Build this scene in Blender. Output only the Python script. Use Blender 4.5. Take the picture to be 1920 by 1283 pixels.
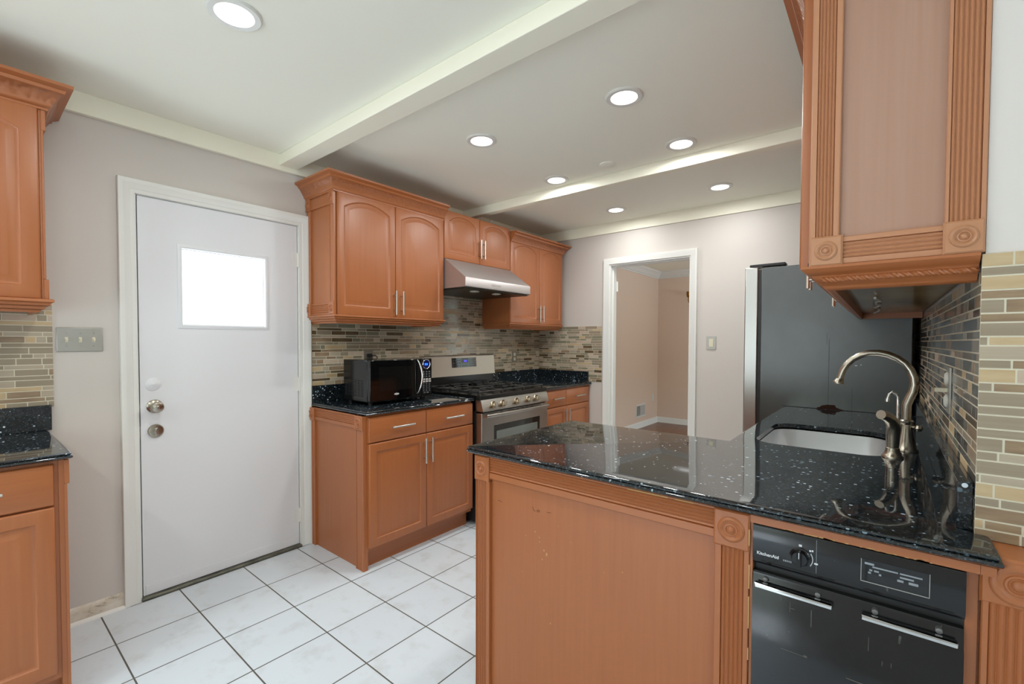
import bpy, bmesh, math, random
from mathutils import Vector, Matrix

for o in list(bpy.data.objects):
    bpy.data.objects.remove(o, do_unlink=True)
SC = bpy.context.scene
COL = SC.collection
PI = math.pi
random.seed(7)

def lin(r, g, b):
    f = lambda c: (c / 255 / 12.92) if c / 255 <= .04045 else ((c / 255 + .055) / 1.055) ** 2.4
    return (f(r), f(g), f(b), 1)

# ------------------------------------------------------------------ camera
F_PX, YAW, PITCH, ROLL = 856.07, .6848, -.0251, .0031
cf = Vector((-math.sin(YAW) * math.cos(PITCH), math.cos(YAW) * math.cos(PITCH), math.sin(PITCH)))
cr = Vector((math.cos(YAW), math.sin(YAW), 0)); cu = cr.cross(cf)
cr2 = cr * math.cos(ROLL) + cu * math.sin(ROLL); cu2 = cu * math.cos(ROLL) - cr * math.sin(ROLL)
cam = bpy.data.cameras.new('camera'); camo = bpy.data.objects.new('camera', cam); COL.objects.link(camo)
cam.sensor_width = 36; cam.sensor_fit = 'HORIZONTAL'; cam.lens = F_PX * 36 / 1920; cam.shift_y = 20.147 / 1920
cam.clip_start = .02
M = Matrix((cr2, cu2, -cf)).transposed().to_4x4(); M.translation = Vector((2.8782, 0, 1.3139)); camo.matrix_world = M
SC.camera = camo

# ------------------------------------------------------------------ world, daylight, exposure
SC.view_settings.view_transform = 'Standard'; SC.view_settings.look = 'None'
SC.view_settings.gamma = 1; SC.view_settings.use_curve_mapping = False
SC.view_settings.exposure = -0.84
SKY = 12.0
W = bpy.data.worlds.new('sky'); SC.world = W; W.use_nodes = True
wn, wl = W.node_tree.nodes, W.node_tree.links; wn.clear()
tc = wn.new('ShaderNodeTexCoord'); sx = wn.new('ShaderNodeSeparateXYZ'); rp = wn.new('ShaderNodeValToRGB')
bg = wn.new('ShaderNodeBackground'); wo = wn.new('ShaderNodeOutputWorld'); mp = wn.new('ShaderNodeMath')
mp.operation = 'MULTIPLY_ADD'; mp.inputs[1].default_value = .5; mp.inputs[2].default_value = .5
wl.new(tc.outputs['Generated'], sx.inputs[0]); wl.new(sx.outputs['Z'], mp.inputs[0]); wl.new(mp.outputs[0], rp.inputs[0])
e = rp.color_ramp.elements
e[0].position = .40; e[0].color = (.72, .82, .89, 1); e[1].position = .80; e[1].color = (.86, 1.06, 1.28, 1)
for p_, c_ in ((.478, (.72, .81, .88, 1)), (.497, (.26, .31, .29, 1)), (.60, (.36, .42, .40, 1)), (.68, (.80, .98, 1.14, 1))):
    x = e.new(p_); x.color = c_
wl.new(rp.outputs[0], bg.inputs[0]); bg.inputs[1].default_value = SKY; wl.new(bg.outputs[0], wo.inputs[0])

def portal(name, loc, rot, sx_, sy_):
    l = bpy.data.lights.new(name, 'AREA'); l.shape = 'RECTANGLE'; l.size = sx_; l.size_y = sy_
    l.cycles.is_portal = True
    o = bpy.data.objects.new(name, l); o.location = loc; o.rotation_euler = rot; COL.objects.link(o)
portal('daylight_patio', (1.35, -2.55, 1.05), (PI / 2, 0, 0), 1.9, 2.06)
portal('daylight_dining', (5.3, -.75, 1.45), (0, PI / 2, 0), 1.6, 1.6)
portal('daylight_door', (-.13, .98, 1.6), (0, -PI / 2, 0), .42, .43)
portal('daylight_hall', (3.7, 5.7, 1.4), (0, PI / 2, 0), 1.4, 1.6)
LAMP_W = 9.5

# ------------------------------------------------------------------ materials
def mat(name, col, rough=.5, metal=0, spec=.5, coat=0, emit=None, es=0):
    m = bpy.data.materials.new(name); m.use_nodes = True
    b = m.node_tree.nodes['Principled BSDF']
    b.inputs['Base Color'].default_value = col; b.inputs['Roughness'].default_value = rough
    b.inputs['Metallic'].default_value = metal; b.inputs['Specular IOR Level'].default_value = spec
    b.inputs['Coat Weight'].default_value = coat
    if emit: b.inputs['Emission Color'].default_value = emit; b.inputs['Emission Strength'].default_value = es
    return m
def N(m, t, **k):
    n = m.node_tree.nodes.new(t)
    for a, v in k.items(): setattr(n, a, v)
    return n
def L(m, a, b): m.node_tree.links.new(a, b)
def bsdf(m): return m.node_tree.nodes['Principled BSDF']
def coords(m, scale, loc=(0, 0, 0), kind='Object'):
    t = N(m, 'ShaderNodeTexCoord'); p = N(m, 'ShaderNodeMapping')
    p.inputs['Scale'].default_value = scale; p.inputs['Location'].default_value = loc
    L(m, t.outputs[kind], p.inputs[0]); return p.outputs[0]
def noise(m, vec, scale=1, detail=3, rough=.55):
    n = N(m, 'ShaderNodeTexNoise'); n.inputs['Scale'].default_value = scale
    n.inputs['Detail'].default_value = detail; n.inputs['Roughness'].default_value = rough
    L(m, vec, n.inputs['Vector']); return n.outputs[0]
def ramp(m, fac, stops):
    r = N(m, 'ShaderNodeValToRGB'); el = r.color_ramp.elements
    el[0].position, el[0].color = stops[0]; el[1].position, el[1].color = stops[-1]
    for p, c in stops[1:-1]:
        q = el.new(p); q.color = c
    L(m, fac, r.inputs[0]); return r.outputs[0]
def bump(m, h, strength, dist=.001):
    b = N(m, 'ShaderNodeBump'); b.inputs['Strength'].default_value = strength; b.inputs['Distance'].default_value = dist
    L(m, h, b.inputs['Height']); L(m, b.outputs[0], bsdf(m).inputs['Normal'])
def mix(m, fac, a, b, mode='MIX'):
    n = N(m, 'ShaderNodeMix', data_type='RGBA', blend_type=mode)
    for s, v in ((n.inputs[0], fac), (n.inputs[6], a), (n.inputs[7], b)):
        if hasattr(v, 'links'): L(m, v, s)
        else: s.default_value = v
    return n.outputs[2]

def wood(name, scale, cols=((161, 93, 50), (170, 101, 56), (177, 109, 62), (165, 96, 52))):
    m = mat(name, lin(165, 100, 62), .40, coat=.25)
    bsdf(m).inputs['Coat Roughness'].default_value = .32
    v = coords(m, scale)
    n = noise(m, v, 1, 5, .62)
    n2 = noise(m, coords(m, (2.2, 2.2, 1.4)), 1, 2)
    c = ramp(m, n, [(.25, lin(*cols[0])), (.5, lin(*cols[1])), (.8, lin(*cols[2]))])
    c2 = mix(m, n2, c, lin(*cols[3])); L(m, c2, bsdf(m).inputs['Base Color'])
    bump(m, n, .02, .0004)
    return m
wood_v = wood('cherry_wood_vertical', (70, 70, 2.2))
wood_x = wood('cherry_wood_along_x', (2.2, 70, 70))
wood_y = wood('cherry_wood_along_y', (70, 2.2, 70))
wood_r = wood('cherry_wood_reeded', (9, 9, 3), ((166, 97, 53), (169, 100, 56), (172, 103, 58), (168, 99, 55)))
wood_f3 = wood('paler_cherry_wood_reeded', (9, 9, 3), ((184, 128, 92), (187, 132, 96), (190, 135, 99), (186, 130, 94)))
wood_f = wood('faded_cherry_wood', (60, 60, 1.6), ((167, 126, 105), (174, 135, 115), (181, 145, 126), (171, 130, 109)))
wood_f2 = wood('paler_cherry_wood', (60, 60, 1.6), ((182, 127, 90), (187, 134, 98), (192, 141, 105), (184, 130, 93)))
wood_c = mat('carved_cherry_wood', lin(162, 98, 60), .38, coat=.15)
_v = N(wood_c, 'ShaderNodeTexVoronoi', feature='SMOOTH_F1'); _v.inputs['Scale'].default_value = 55
L(wood_c, coords(wood_c, (1, 1, 1)), _v.inputs['Vector']); bump(wood_c, _v.outputs['Distance'], .45, .010)
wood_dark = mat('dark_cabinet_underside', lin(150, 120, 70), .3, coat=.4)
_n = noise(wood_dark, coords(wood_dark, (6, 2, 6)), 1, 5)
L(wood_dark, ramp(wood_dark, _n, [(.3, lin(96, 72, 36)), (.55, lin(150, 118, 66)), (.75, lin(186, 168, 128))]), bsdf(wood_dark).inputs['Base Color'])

def granite(name):
    m = mat(name, lin(14, 16, 18), .045, spec=.5, coat=.4)
    bsdf(m).inputs['Coat Roughness'].default_value = .03; bsdf(m).inputs['Coat IOR'].default_value = 1.5
    v = coords(m, (1, 1, 1))
    vo = N(m, 'ShaderNodeTexVoronoi'); vo.inputs['Scale'].default_value = 62; L(m, v, vo.inputs['Vector'])
    g = noise(m, v, 9, 3)
    thr = N(m, 'ShaderNodeMath', operation='MULTIPLY_ADD'); L(m, g, thr.inputs[0]); thr.inputs[1].default_value = .75; thr.inputs[2].default_value = -.17
    sp = N(m, 'ShaderNodeMath', operation='LESS_THAN'); L(m, vo.outputs['Distance'], sp.inputs[0]); L(m, thr.outputs[0], sp.inputs[1])
    sel = N(m, 'ShaderNodeSeparateColor'); L(m, vo.outputs['Color'], sel.inputs[0])
    flk = ramp(m, sel.outputs[0], [(.0, lin(46, 56, 62)), (.45, lin(84, 102, 114)), (.8, lin(150, 172, 188)), (1, lin(215, 228, 236))])
    keep = N(m, 'ShaderNodeMath', operation='GREATER_THAN'); L(m, sel.outputs[1], keep.inputs[0]); keep.inputs[1].default_value = .36
    msk = N(m, 'ShaderNodeMath', operation='MULTIPLY'); L(m, sp.outputs[0], msk.inputs[0]); L(m, keep.outputs[0], msk.inputs[1])
    base = ramp(m, noise(m, v, 160, 3, .7), [(.35, lin(10, 11, 12)), (.56, lin(30, 36, 40)), (.73, lin(92, 106, 114))])
    L(m, mix(m, msk.outputs[0], base, flk), bsdf(m).inputs['Base Color'])
    return m
GRAN = granite('black_granite_with_blue_flecks')

def paint(name, c, r=.6, b=.05):
    m = mat(name, c, r, spec=.3)
    bump(m, noise(m, coords(m, (1, 1, 1)), 180, 2), b, .0006); return m
WALL = paint('beige_wall_paint', lin(209, 201, 193), .5)
WALLW = paint('off_white_wall_paint', lin(222, 215, 209), .55)
WALLH = paint('tan_hall_paint', lin(230, 206, 186), .5)
CEIL = paint('ceiling_white', lin(250, 248, 233), .8)
TRIM = paint('white_trim_gloss', lin(232, 231, 225), .35, .02)
DOORM = paint('white_door_paint', lin(229, 229, 231), .38, .02)
BEAMM = paint('cream_white_beam_paint', lin(250, 246, 226), .5, .1)
dirty = mat('dirty_white_baseboard', lin(225, 218, 205), .5)
_n = noise(dirty, coords(dirty, (14, 14, 30)), 1, 6, .7)
L(dirty, ramp(dirty, _n, [(.30, lin(120, 104, 80)), (.42, lin(206, 194, 176)), (.7, lin(226, 218, 206))]), bsdf(dirty).inputs['Base Color'])
thresh = mat('dirty_metal_threshold', lin(110, 110, 100), .5, metal=.3)
_n = noise(thresh, coords(thresh, (30, 8, 30)), 1, 5, .7)
L(thresh, ramp(thresh, _n, [(.35, lin(62, 56, 44)), (.55, lin(120, 120, 108)), (.75, lin(150, 140, 112))]), bsdf(thresh).inputs['Base Color'])

FT, FX, FY = .3107, .3333, .4222
floor_m = mat('white_ceramic_tile_floor', lin(230, 231, 231), .22, spec=.5)
_b = N(floor_m, 'ShaderNodeTexBrick', offset=0, squash=1); _b.inputs['Scale'].default_value = 1
_b.inputs['Brick Width'].default_value = FT; _b.inputs['Row Height'].default_value = FT
_b.inputs['Mortar Size'].default_value = .0032; _b.inputs['Mortar Smooth'].default_value = .15; _b.inputs['Bias'].default_value = 0
_b.inputs['Color1'].default_value = lin(218, 225, 230); _b.inputs['Color2'].default_value = lin(213, 220, 226); _b.inputs['Mortar'].default_value = lin(92, 88, 80)
L(floor_m, coords(floor_m, (1, 1, 1), (-FX + 20 * FT, -FY + 20 * FT, 0)), _b.inputs['Vector'])
_n = noise(floor_m, coords(floor_m, (1, 1, 1)), 7, 5, .65)
_c = mix(floor_m, ramp(floor_m, _n, [(.52, (0, 0, 0, 1)), (.8, (.5, .5, .5, 1))]), _b.outputs['Color'], lin(214, 205, 192), 'MULTIPLY')
L(floor_m, _c, bsdf(floor_m).inputs['Base Color'])
_inv = N(floor_m, 'ShaderNodeMath', operation='SUBTRACT'); _inv.inputs[0].default_value = 1; L(floor_m, _b.outputs['Fac'], _inv.inputs[1])
bump(floor_m, _inv.outputs[0], .5, .0015)
_r = N(floor_m, 'ShaderNodeMath', operation='MULTIPLY_ADD'); L(floor_m, _b.outputs['Fac'], _r.inputs[0]); _r.inputs[1].default_value = .6; _r.inputs[2].default_value = .2
L(floor_m, _r.outputs[0], bsdf(floor_m).inputs['Roughness'])
wfloor = mat('brown_wood_floor', lin(120, 78, 55), .3)
L(wfloor, ramp(wfloor, noise(wfloor, coords(wfloor, (16, 1.2, 1)), 1, 4), [(.3, lin(96, 60, 42)), (.7, lin(142, 96, 70))]), bsdf(wfloor).inputs['Base Color'])

steel = mat('brushed_stainless_steel', lin(178, 174, 168), .28, metal=1)
bump(steel, noise(steel, coords(steel, (6, 6, 400)), 1, 2), .05, .0004)
steel_b = mat('stainless_backguard', lin(196, 186, 174), .4, metal=.9)
nickel = mat('brushed_nickel', lin(172, 164, 150), .26, metal=1)
chrome = mat('polished_chrome', lin(210, 210, 208), .08, metal=1)
satin = mat('satin_nickel_bar', lin(205, 202, 194), .3, metal=1)
sinkm = mat('stainless_sink', lin(236, 237, 238), .36, metal=1)
knobm = mat('warm_metal_knob', lin(196, 180, 152), .22, metal=1)
hood_m = mat('stainless_hood', lin(190, 184, 182), .42, metal=.85)
bump(hood_m, noise(hood_m, coords(hood_m, (300, 5, 5)), 1, 2), .04, .0004)
hood_in = mat('dark_hood_underside', lin(58, 54, 44), .4, metal=.5)
brass = mat('aged_brass', lin(150, 105, 45), .3, metal=1)
blk = mat('black_gloss_plastic', lin(12, 12, 13), .12)
blk_g = mat('black_glass', lin(8, 8, 9), .04, spec=.6)
blk_m = mat('black_matte_metal', lin(26, 25, 24), .45)
iron = mat('cast_iron', lin(50, 49, 48), .42)
cook = mat('black_enamel_cooktop', lin(20, 19, 18), .22)
ovglass = mat('dark_oven_glass', lin(24, 24, 23), .06, spec=.8)
ovin = mat('oven_window_inner_glass', lin(120, 128, 122), .12, spec=.8)
white_p = mat('white_plastic', lin(226, 224, 214), .4)
ivory_p = mat('ivory_plastic', lin(222, 214, 188), .4)
grey_p = mat('grey_button', lin(88, 92, 98), .5)
lgrey_p = mat('light_grey_button', lin(190, 188, 184), .5)
ink = mat('pale_printed_ink', lin(215, 217, 220), .5)
ink_d = mat('grey_printed_ink', lin(140, 146, 152), .5)
plate_m = mat('steel_wall_plate', lin(178, 176, 168), .36, metal=.55)
blue_e = mat('blue_lit_display', lin(30, 80, 240), .3, emit=lin(40, 120, 255), es=3)
violet_e = mat('violet_lit_display', lin(60, 60, 240), .3, emit=lin(80, 70, 255), es=2.5)
lens_m = mat('lit_lamp_lens', (1, 1, 1, 1), .4, emit=(1, .98, .94, 1), es=9)
dull_lens = mat('frosted_hood_lens', lin(205, 205, 190), .25)
ringm = mat('white_lamp_trim', lin(226, 224, 216), .35)
stud_m = mat('dull_steel_stud', lin(120, 120, 120), .5, metal=.6)
plug_m = mat('black_rubber', lin(22, 22, 23), .45)
worn = mat('bare_wood_chip', lin(196, 152, 96), .7)
pencil = mat('dark_scuff', lin(96, 58, 40), .7)

fridge_m = mat('black_textured_fridge_side', lin(34, 38, 38), .30, spec=.9, coat=.35)
bsdf(fridge_m).inputs['Coat Roughness'].default_value = .22
_n = noise(fridge_m, coords(fridge_m, (1, 1, 1)), 170, 3, .6); bump(fridge_m, _n, .35, .0012)
L(fridge_m, ramp(fridge_m, noise(fridge_m, coords(fridge_m, (3, 3, 2.2)), 1, 4), [(.3, lin(30, 35, 34)), (.7, lin(54, 60, 58))]), bsdf(fridge_m).inputs['Base Color'])
rust = mat('rust', lin(52, 34, 26), .9, spec=.1)
scratch = mat('dark_scratch', lin(12, 12, 13), .6)
fr_steel = mat('fridge_door_steel', lin(176, 174, 170), .3, metal=1)
comp_m = mat('black_compactor_front', lin(14, 15, 17), .13, spec=.55)
_n = noise(comp_m, coords(comp_m, (5, 5, 5)), 1, 5, .6)
L(comp_m, ramp(comp_m, _n, [(.3, (.08, .08, .08, 1)), (.8, (.28, .28, .28, 1))]), bsdf(comp_m).inputs['Roughness'])
_n = noise(comp_m, coords(comp_m, (70, 70, 26)), 1, 3, .5)
L(comp_m, ramp(comp_m, _n, [(.70, lin(14, 15, 17)), (.76, lin(78, 78, 76))]), bsdf(comp_m).inputs['Base Color'])

glass = bpy.data.materials.new('clear_window_glass'); glass.use_nodes = True
_nt = glass.node_tree; _nt.nodes.remove(_nt.nodes['Principled BSDF'])
_t = _nt.nodes.new('ShaderNodeBsdfTransparent'); _g = _nt.nodes.new('ShaderNodeBsdfGlossy'); _g.inputs['Roughness'].default_value = .02
_mx = _nt.nodes.new('ShaderNodeMixShader'); _mx.inputs[0].default_value = .07
_nt.links.new(_t.outputs[0], _mx.inputs[1]); _nt.links.new(_g.outputs[0], _mx.inputs[2]); _nt.links.new(_mx.outputs[0], _nt.nodes['Material Output'].inputs[0])

def tile(name, a, b, r, sc, spec=.5):
    m = mat(name, a, r, spec=spec)
    L(m, ramp(m, noise(m, coords(m, sc), 1, 4), [(.3, a), (.7, b)]), bsdf(m).inputs['Base Color']); return m
GROUT = paint('cream_grout', lin(222, 214, 192), .8)
TILES = [tile('taupe_glass_tile', lin(150, 135, 114), lin(160, 146, 125), .16, (2, 2, 160)),
         tile('grey_green_glass_tile', lin(132, 125, 104), lin(143, 136, 114), .12, (2, 2, 160)),
         tile('pale_taupe_glass_tile', lin(175, 160, 139), lin(185, 170, 149), .16, (2, 2, 160)),
         tile('honey_stone_tile', lin(203, 179, 141), lin(187, 160, 121), .45, (9, 9, 40)),
         tile('brown_marble_tile', lin(136, 112, 88), lin(164, 140, 112), .3, (14, 14, 60)),
         tile('blush_stone_tile', lin(198, 180, 158), lin(188, 168, 146), .5, (14, 14, 40)),
         tile('dark_brown_tile', lin(92, 74, 54), lin(116, 96, 70), .2, (14, 14, 60)),
         tile('shade_darkened_glass_tile', lin(82, 77, 70), lin(98, 92, 84), .12, (2, 2, 160))]  # last one: glass tile with the shade under the sink cabinet put into its colour
TW = [30, 24, 14, 10, 8, 9, 5, 0]

# ------------------------------------------------------------------ mesh builder
class MB:
    def __init__(s, fr=None):
        s.v = []; s.f = []; s.mi = []; s.fr = fr; s.cur = 0
    def p(s, a, b, c):
        if s.fr:
            o, S, T, Nn = s.fr; q = Vector(o) + Vector(S) * a + Vector(T) * b + Vector(Nn) * c
        else: q = Vector((a, b, c))
        s.v.append(q); return len(s.v) - 1
    def face(s, ids): s.f.append(tuple(ids)); s.mi.append(s.cur)
    def box(s, a0, a1, b0, b1, c0, c1):
        i = [s.p(a, b, c) for a in (a0, a1) for b in (b0, b1) for c in (c0, c1)]
        for q in ((0, 1, 3, 2), (4, 6, 7, 5), (0, 4, 5, 1), (2, 3, 7, 6), (0, 2, 6, 4), (1, 5, 7, 3)): s.face([i[k] for k in q])
        return s
    def rings(s, rs, closed=True, cap0=True, cap1=True):
        ids = [[s.p(*q) for q in r] for r in rs]; n = len(ids[0])
        for r0, r1 in zip(ids, ids[1:]):
            for k in range(n if closed else n - 1):
                s.face((r0[k], r0[(k + 1) % n], r1[(k + 1) % n], r1[k]))
        if cap0: s.face(ids[0][::-1])
        if cap1: s.face(ids[-1])
        return s
    def prism(s, poly, c0, c1):
        return s.rings([[(a, b, c0) for a, b in poly], [(a, b, c1) for a, b in poly]])
    def tube(s, pts, r, n=12, cap=True):
        pts = [Vector(p) for p in pts]; rr = r if isinstance(r, (list, tuple)) else [r] * len(pts)
        t = [(pts[min(i + 1, len(pts) - 1)] - pts[max(i - 1, 0)]).normalized() for i in range(len(pts))]
        u = t[0].orthogonal().normalized(); rs = []
        for i, q in enumerate(pts):
            u = (u - t[i] * u.dot(t[i])).normalized(); w = t[i].cross(u)
            rs.append([tuple(q + (u * math.cos(2 * PI * k / n) + w * math.sin(2 * PI * k / n)) * rr[i]) for k in range(n)])
        return s.rings(rs, cap0=cap, cap1=cap)
    def lathe(s, a, b, c, prof, n=24, axis='c', cap0=True, cap1=True):
        rs = []
        for r, h in prof:
            r = max(r, 1e-5); ring = []
            for k in range(n):
                x, y = r * math.cos(2 * PI * k / n), r * math.sin(2 * PI * k / n)
                ring.append({'c': (a + x, b + y, c + h), 'b': (a + x, b + h, c + y), 'a': (a + h, b + x, c + y)}[axis])
            rs.append(ring)
        return s.rings(rs, cap0=cap0, cap1=cap1)
    def sweep(s, path, prof, closed=False, mats=None, cap=True, flat=()):
        """profile (outward offset, z) swept along a plan path; outward is to the right of travel"""
        P = [Vector(p) for p in path]; n = len(P); rs = []
        for i in range(n):
            d0 = (P[i] - P[i - 1]) if (i > 0 or closed) else (P[1] - P[0])
            d1 = (P[(i + 1) % n] - P[i]) if (i < n - 1 or closed) else (P[-1] - P[-2])
            n0 = Vector((d0.y, -d0.x)).normalized(); n1 = Vector((d1.y, -d1.x)).normalized()
            m = (n0 + n1).normalized(); m = m / max(.3, m.dot(n0))
            rs.append([(P[i].x + m.x * o, P[i].y + m.y * o, z) for o, z in prof])
        ids = [[s.p(*q) for q in r] for r in rs]; k = len(prof)
        for i in range(n if closed else n - 1):
            r0, r1 = ids[i], ids[(i + 1) % n]
            for j in range(k - 1):
                if mats: s.cur = mats[j]
                s.face((r0[j], r1[j], r1[j + 1], r0[j + 1]))
        s.cur = 0
        if not closed and cap: s.face(ids[0]); s.face(ids[-1][::-1])
        return s
    def build(s, name, mats, parent=None, loc=None, bevel=0, seg=2, smooth=40, weld=True):
        base = Vector(loc) if loc is not None else (wloc(parent) if parent else Vector((0, 0, 0)))
        me = bpy.data.meshes.new(name)
        me.from_pydata([tuple(q - base) for q in s.v], [], s.f)
        if not isinstance(mats, (list, tuple)): mats = [mats]
        for m in mats: me.materials.append(m)
        for p_, k in zip(me.polygons, s.mi): p_.material_index = k
        bm = bmesh.new(); bm.from_mesh(me)
        if weld: bmesh.ops.remove_doubles(bm, verts=bm.verts, dist=1e-6)
        bmesh.ops.recalc_face_normals(bm, faces=bm.faces)
        bm.to_mesh(me); bm.free()
        for p_ in me.polygons: p_.use_smooth = True
        me.set_sharp_from_angle(angle=math.radians(smooth))
        o = bpy.data.objects.new(name, me); COL.objects.link(o)
        if parent: o.parent = parent; o.location = base - wloc(parent)
        else: o.location = base
        if bevel:
            b = o.modifiers.new('bevel', 'BEVEL'); b.width = bevel; b.segments = seg; b.limit_method = 'ANGLE'; b.angle_limit = math.radians(50)
        return o
def build_each(mb, name, m, parent, **k):
    """one part per separate piece of the builder"""
    par = list(range(len(mb.v)))
    def find(i):
        while par[i] != i: i = par[i]
        return i
    for f in mb.f:
        for i in f[1:]: par[find(i)] = find(f[0])
    grp = {}
    for f in mb.f: grp.setdefault(find(f[0]), []).append(f)
    out = []
    for fs in grp.values():
        q = MB(); mp_ = {}
        for f in fs:
            for i in f:
                if i not in mp_: q.v.append(mb.v[i]); mp_[i] = len(q.v) - 1
            q.face([mp_[i] for i in f])
        out.append(q.build(name, m, parent, **k))
    return out
def wloc(o):
    p = Vector((0, 0, 0))
    while o: p = p + Vector(o.location); o = o.parent
    return p
def tag(o, label=None, cat=None, group=None, kind=None):
    for k, v in (('label', label), ('category', cat), ('group', group), ('kind', kind)):
        if v: o[k] = v
    return o
def thing(name, loc, label, cat, group=None):
    o = bpy.data.objects.new(name, None); o.location = loc; o.empty_display_size = .1; COL.objects.link(o)
    return tag(o, label, cat, group)
def struct(name, mb, m, **k):
    o = mb.build(name, m, **k); o['kind'] = 'structure'; return o
def FY_(y, x0=0): return ((x0, y, 0), (1, 0, 0), (0, 0, 1), (0, -1, 0))      # faces the camera side (-y): a = x, b = z
def FX_(x): return ((x, 0, 0), (0, 1, 0), (0, 0, 1), (1, 0, 0))              # faces +x: a = y, b = z
def FXm(x): return ((x, 0, 0), (0, -1, 0), (0, 0, 1), (-1, 0, 0))            # faces -x: a = -y, b = z
def text(body, name, fr, a, b, c, size, m, parent):
    cu_ = bpy.data.curves.new(name, 'FONT'); cu_.body = body; cu_.size = size; cu_.extrude = .0002; cu_.offset = size * .022
    t = bpy.data.objects.new(name, cu_); COL.objects.link(t)
    dg = bpy.context.evaluated_depsgraph_get(); me = bpy.data.meshes.new_from_object(t.evaluated_get(dg))
    bpy.data.objects.remove(t, do_unlink=True)
    o_, S, T, Nn = [Vector(q) for q in fr]; base = wloc(parent)
    for v in me.vertices:
        q = o_ + S * (a + v.co.x) + T * (b + v.co.y) + Nn * (c + v.co.z); v.co = q - base
    me.materials.clear(); me.materials.append(m)
    o = bpy.data.objects.new(name, me); COL.objects.link(o); o.parent = parent; return o

# ------------------------------------------------------------------ cabinet kit
def door_mesh(fr, a0, a1, b0, b1, c0, th, sag=0, st=.045, rb=.055, rt=.06, spring=None):
    mb = MB(fr); n = 18; c1 = c0 + th
    l, r, bot, top = a0 + st, a1 - st, b0 + rb, b1 - rt
    hw = (r - l) / 2; mid = (l + r) / 2
    if sag: R = (hw * hw + sag * sag) / (2 * sag); zc = top - R
    def con(d):
        out = [(l + d, bot + d), (r - d, bot + d)]
        for i in range(n + 1):
            x = (r - d) + (l + d - r + d) * i / n
            z = zc + math.sqrt(max(1e-9, (R - d) ** 2 - (x - mid) ** 2)) if sag else top - d
            out.append((x, z))
        return out
    def rect(d):
        out = [(a0 + d, b0 + d), (a1 - d, b0 + d)]
        for i in range(n + 1): out.append((a1 - d + (a0 - a1 + 2 * d) * i / n, b1 - d))
        return out
    R3 = lambda pts, c: [(a, b, c) for a, b in pts]
    mb.rings([R3(rect(0), c0), R3(rect(0), c1 - .005), R3(rect(.002), c1 - .0015), R3(rect(.006), c1), R3(con(0), c1), R3(con(.003), c1 - .005),
              R3(con(.009), c1 - .0075), R3(con(.013), c1 - .0075), R3(con(.034), c1 - .0015), R3(con(.037), c1 - .001)])
    return mb
def drawer_mesh(fr, a0, a1, b0, b1, c0, th):
    mb = MB(fr); c1 = c0 + th
    R = lambda d, c: [(a0 + d, b0 + d, c), (a1 - d, b0 + d, c), (a1 - d, b1 - d, c), (a0 + d, b1 - d, c)]
    return mb.rings([R(0, c0), R(0, c1 - .007), R(.003, c1 - .003), R(.010, c1 - .0015), R(.013, c1)])
def pull(fr, a, b, c, length, vertical, parent):
    mb = MB(fr); h = length / 2; off = .03
    ends = [(0, -h), (0, h)] if vertical else [(-h, 0), (h, 0)]
    mb.tube([(a + ends[0][0], b + ends[0][1], c + off), (a + ends[1][0], b + ends[1][1], c + off)], .006, 12)
    for k in (-.62, .62):
        aa, bb = (a, b + k * h) if vertical else (a + k * h, b)
        mb.tube([(aa, bb, c - .001), (aa, bb, c + off)], .0045, 10)
    return mb.build('pull_handle', satin, parent)
def fluted(mb, a0, a1, b0, b1, c0, c1, n, margin, along='b', depth=.005):
    """reeded strip: reeds run along b (or a)"""
    w0, w1 = (a0, a1) if along == 'b' else (b0, b1)
    m0, m1 = margin if isinstance(margin, tuple) else (margin, margin)
    prof = [(w0, c0), (w0, c1 - .002), (w0 + .002, c1), (w0 + m0, c1)]
    rw = (w1 - w0 - m0 - m1) / n
    for i in range(n):
        s0 = w0 + m0 + i * rw
        for t in (0, .18, .5, .82):
            prof.append((s0 + rw * (.04 + .92 * t), c1 - depth * (1 - math.sin(PI * min(1, max(0, t)))) if t else c1 - depth))
        prof.append((s0 + rw * .96, c1 - depth))
    prof += [(w1 - m1, c1), (w1 - .002, c1), (w1, c1 - .002), (w1, c0)]
    if along == 'b': mb.rings([[(w, b0, c) for w, c in prof], [(w, b1, c) for w, c in prof]])
    else: mb.rings([[(a0, w, c) for w, c in prof], [(a1, w, c) for w, c in prof]])
    return mb
def rosette_mesh(fr, a0, a1, b0, b1, c0, c1, rad=None):
    mb = MB(fr); d = .004
    R = lambda q, c: [(a0 + q, b0 + q, c), (a1 - q, b0 + q, c), (a1 - q, b1 - q, c), (a0 + q, b1 - q, c)]
    mb.rings([R(0, c0), R(0, c1 - d), R(d, c1)])
    r = rad or min(a1 - a0, b1 - b0) * .39
    mb.lathe((a0 + a1) / 2, (b0 + b1) / 2, c1, [(r, -.001), (r * .97, .0005), (r * .90, .0035), (r * .78, .0052), (r * .64, .0035), (r * .56, .0008),
             (r * .50, .0008), (r * .46, .003), (r * .38, .0034), (r * .32, .0008), (r * .27, .0008), (r * .22, .004), (r * .12, .0062), (0, .0068)], 36)
    return mb
CROWN = [(0, 2.203), (.007, 2.203), (.007, 2.211), (.013, 2.214), (.017, 2.222), (.017, 2.226), (.044, 2.268), (.050, 2.270), (.054, 2.281), (.064, 2.286), (.073, 2.290), (.073, 2.302), (0, 2.302), (0, 2.203)]
CROWNM = [0, 0, 0, 0, 0, 1, 0, 0, 0, 0, 0, 0, 0]
RAIL = [(0, 1.474), (.012, 1.472), (.013, 1.462), (.004, 1.456), (.002, 1.448), (-.008, 1.444), (-.012, 1.434), (-.022, 1.430), (-.025, 1.421), (-.037, 1.421), (-.037, 1.474), (0, 1.474)]
def shift(prof, dz, do=0): return [(o + do, z + dz) for o, z in prof]
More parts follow.
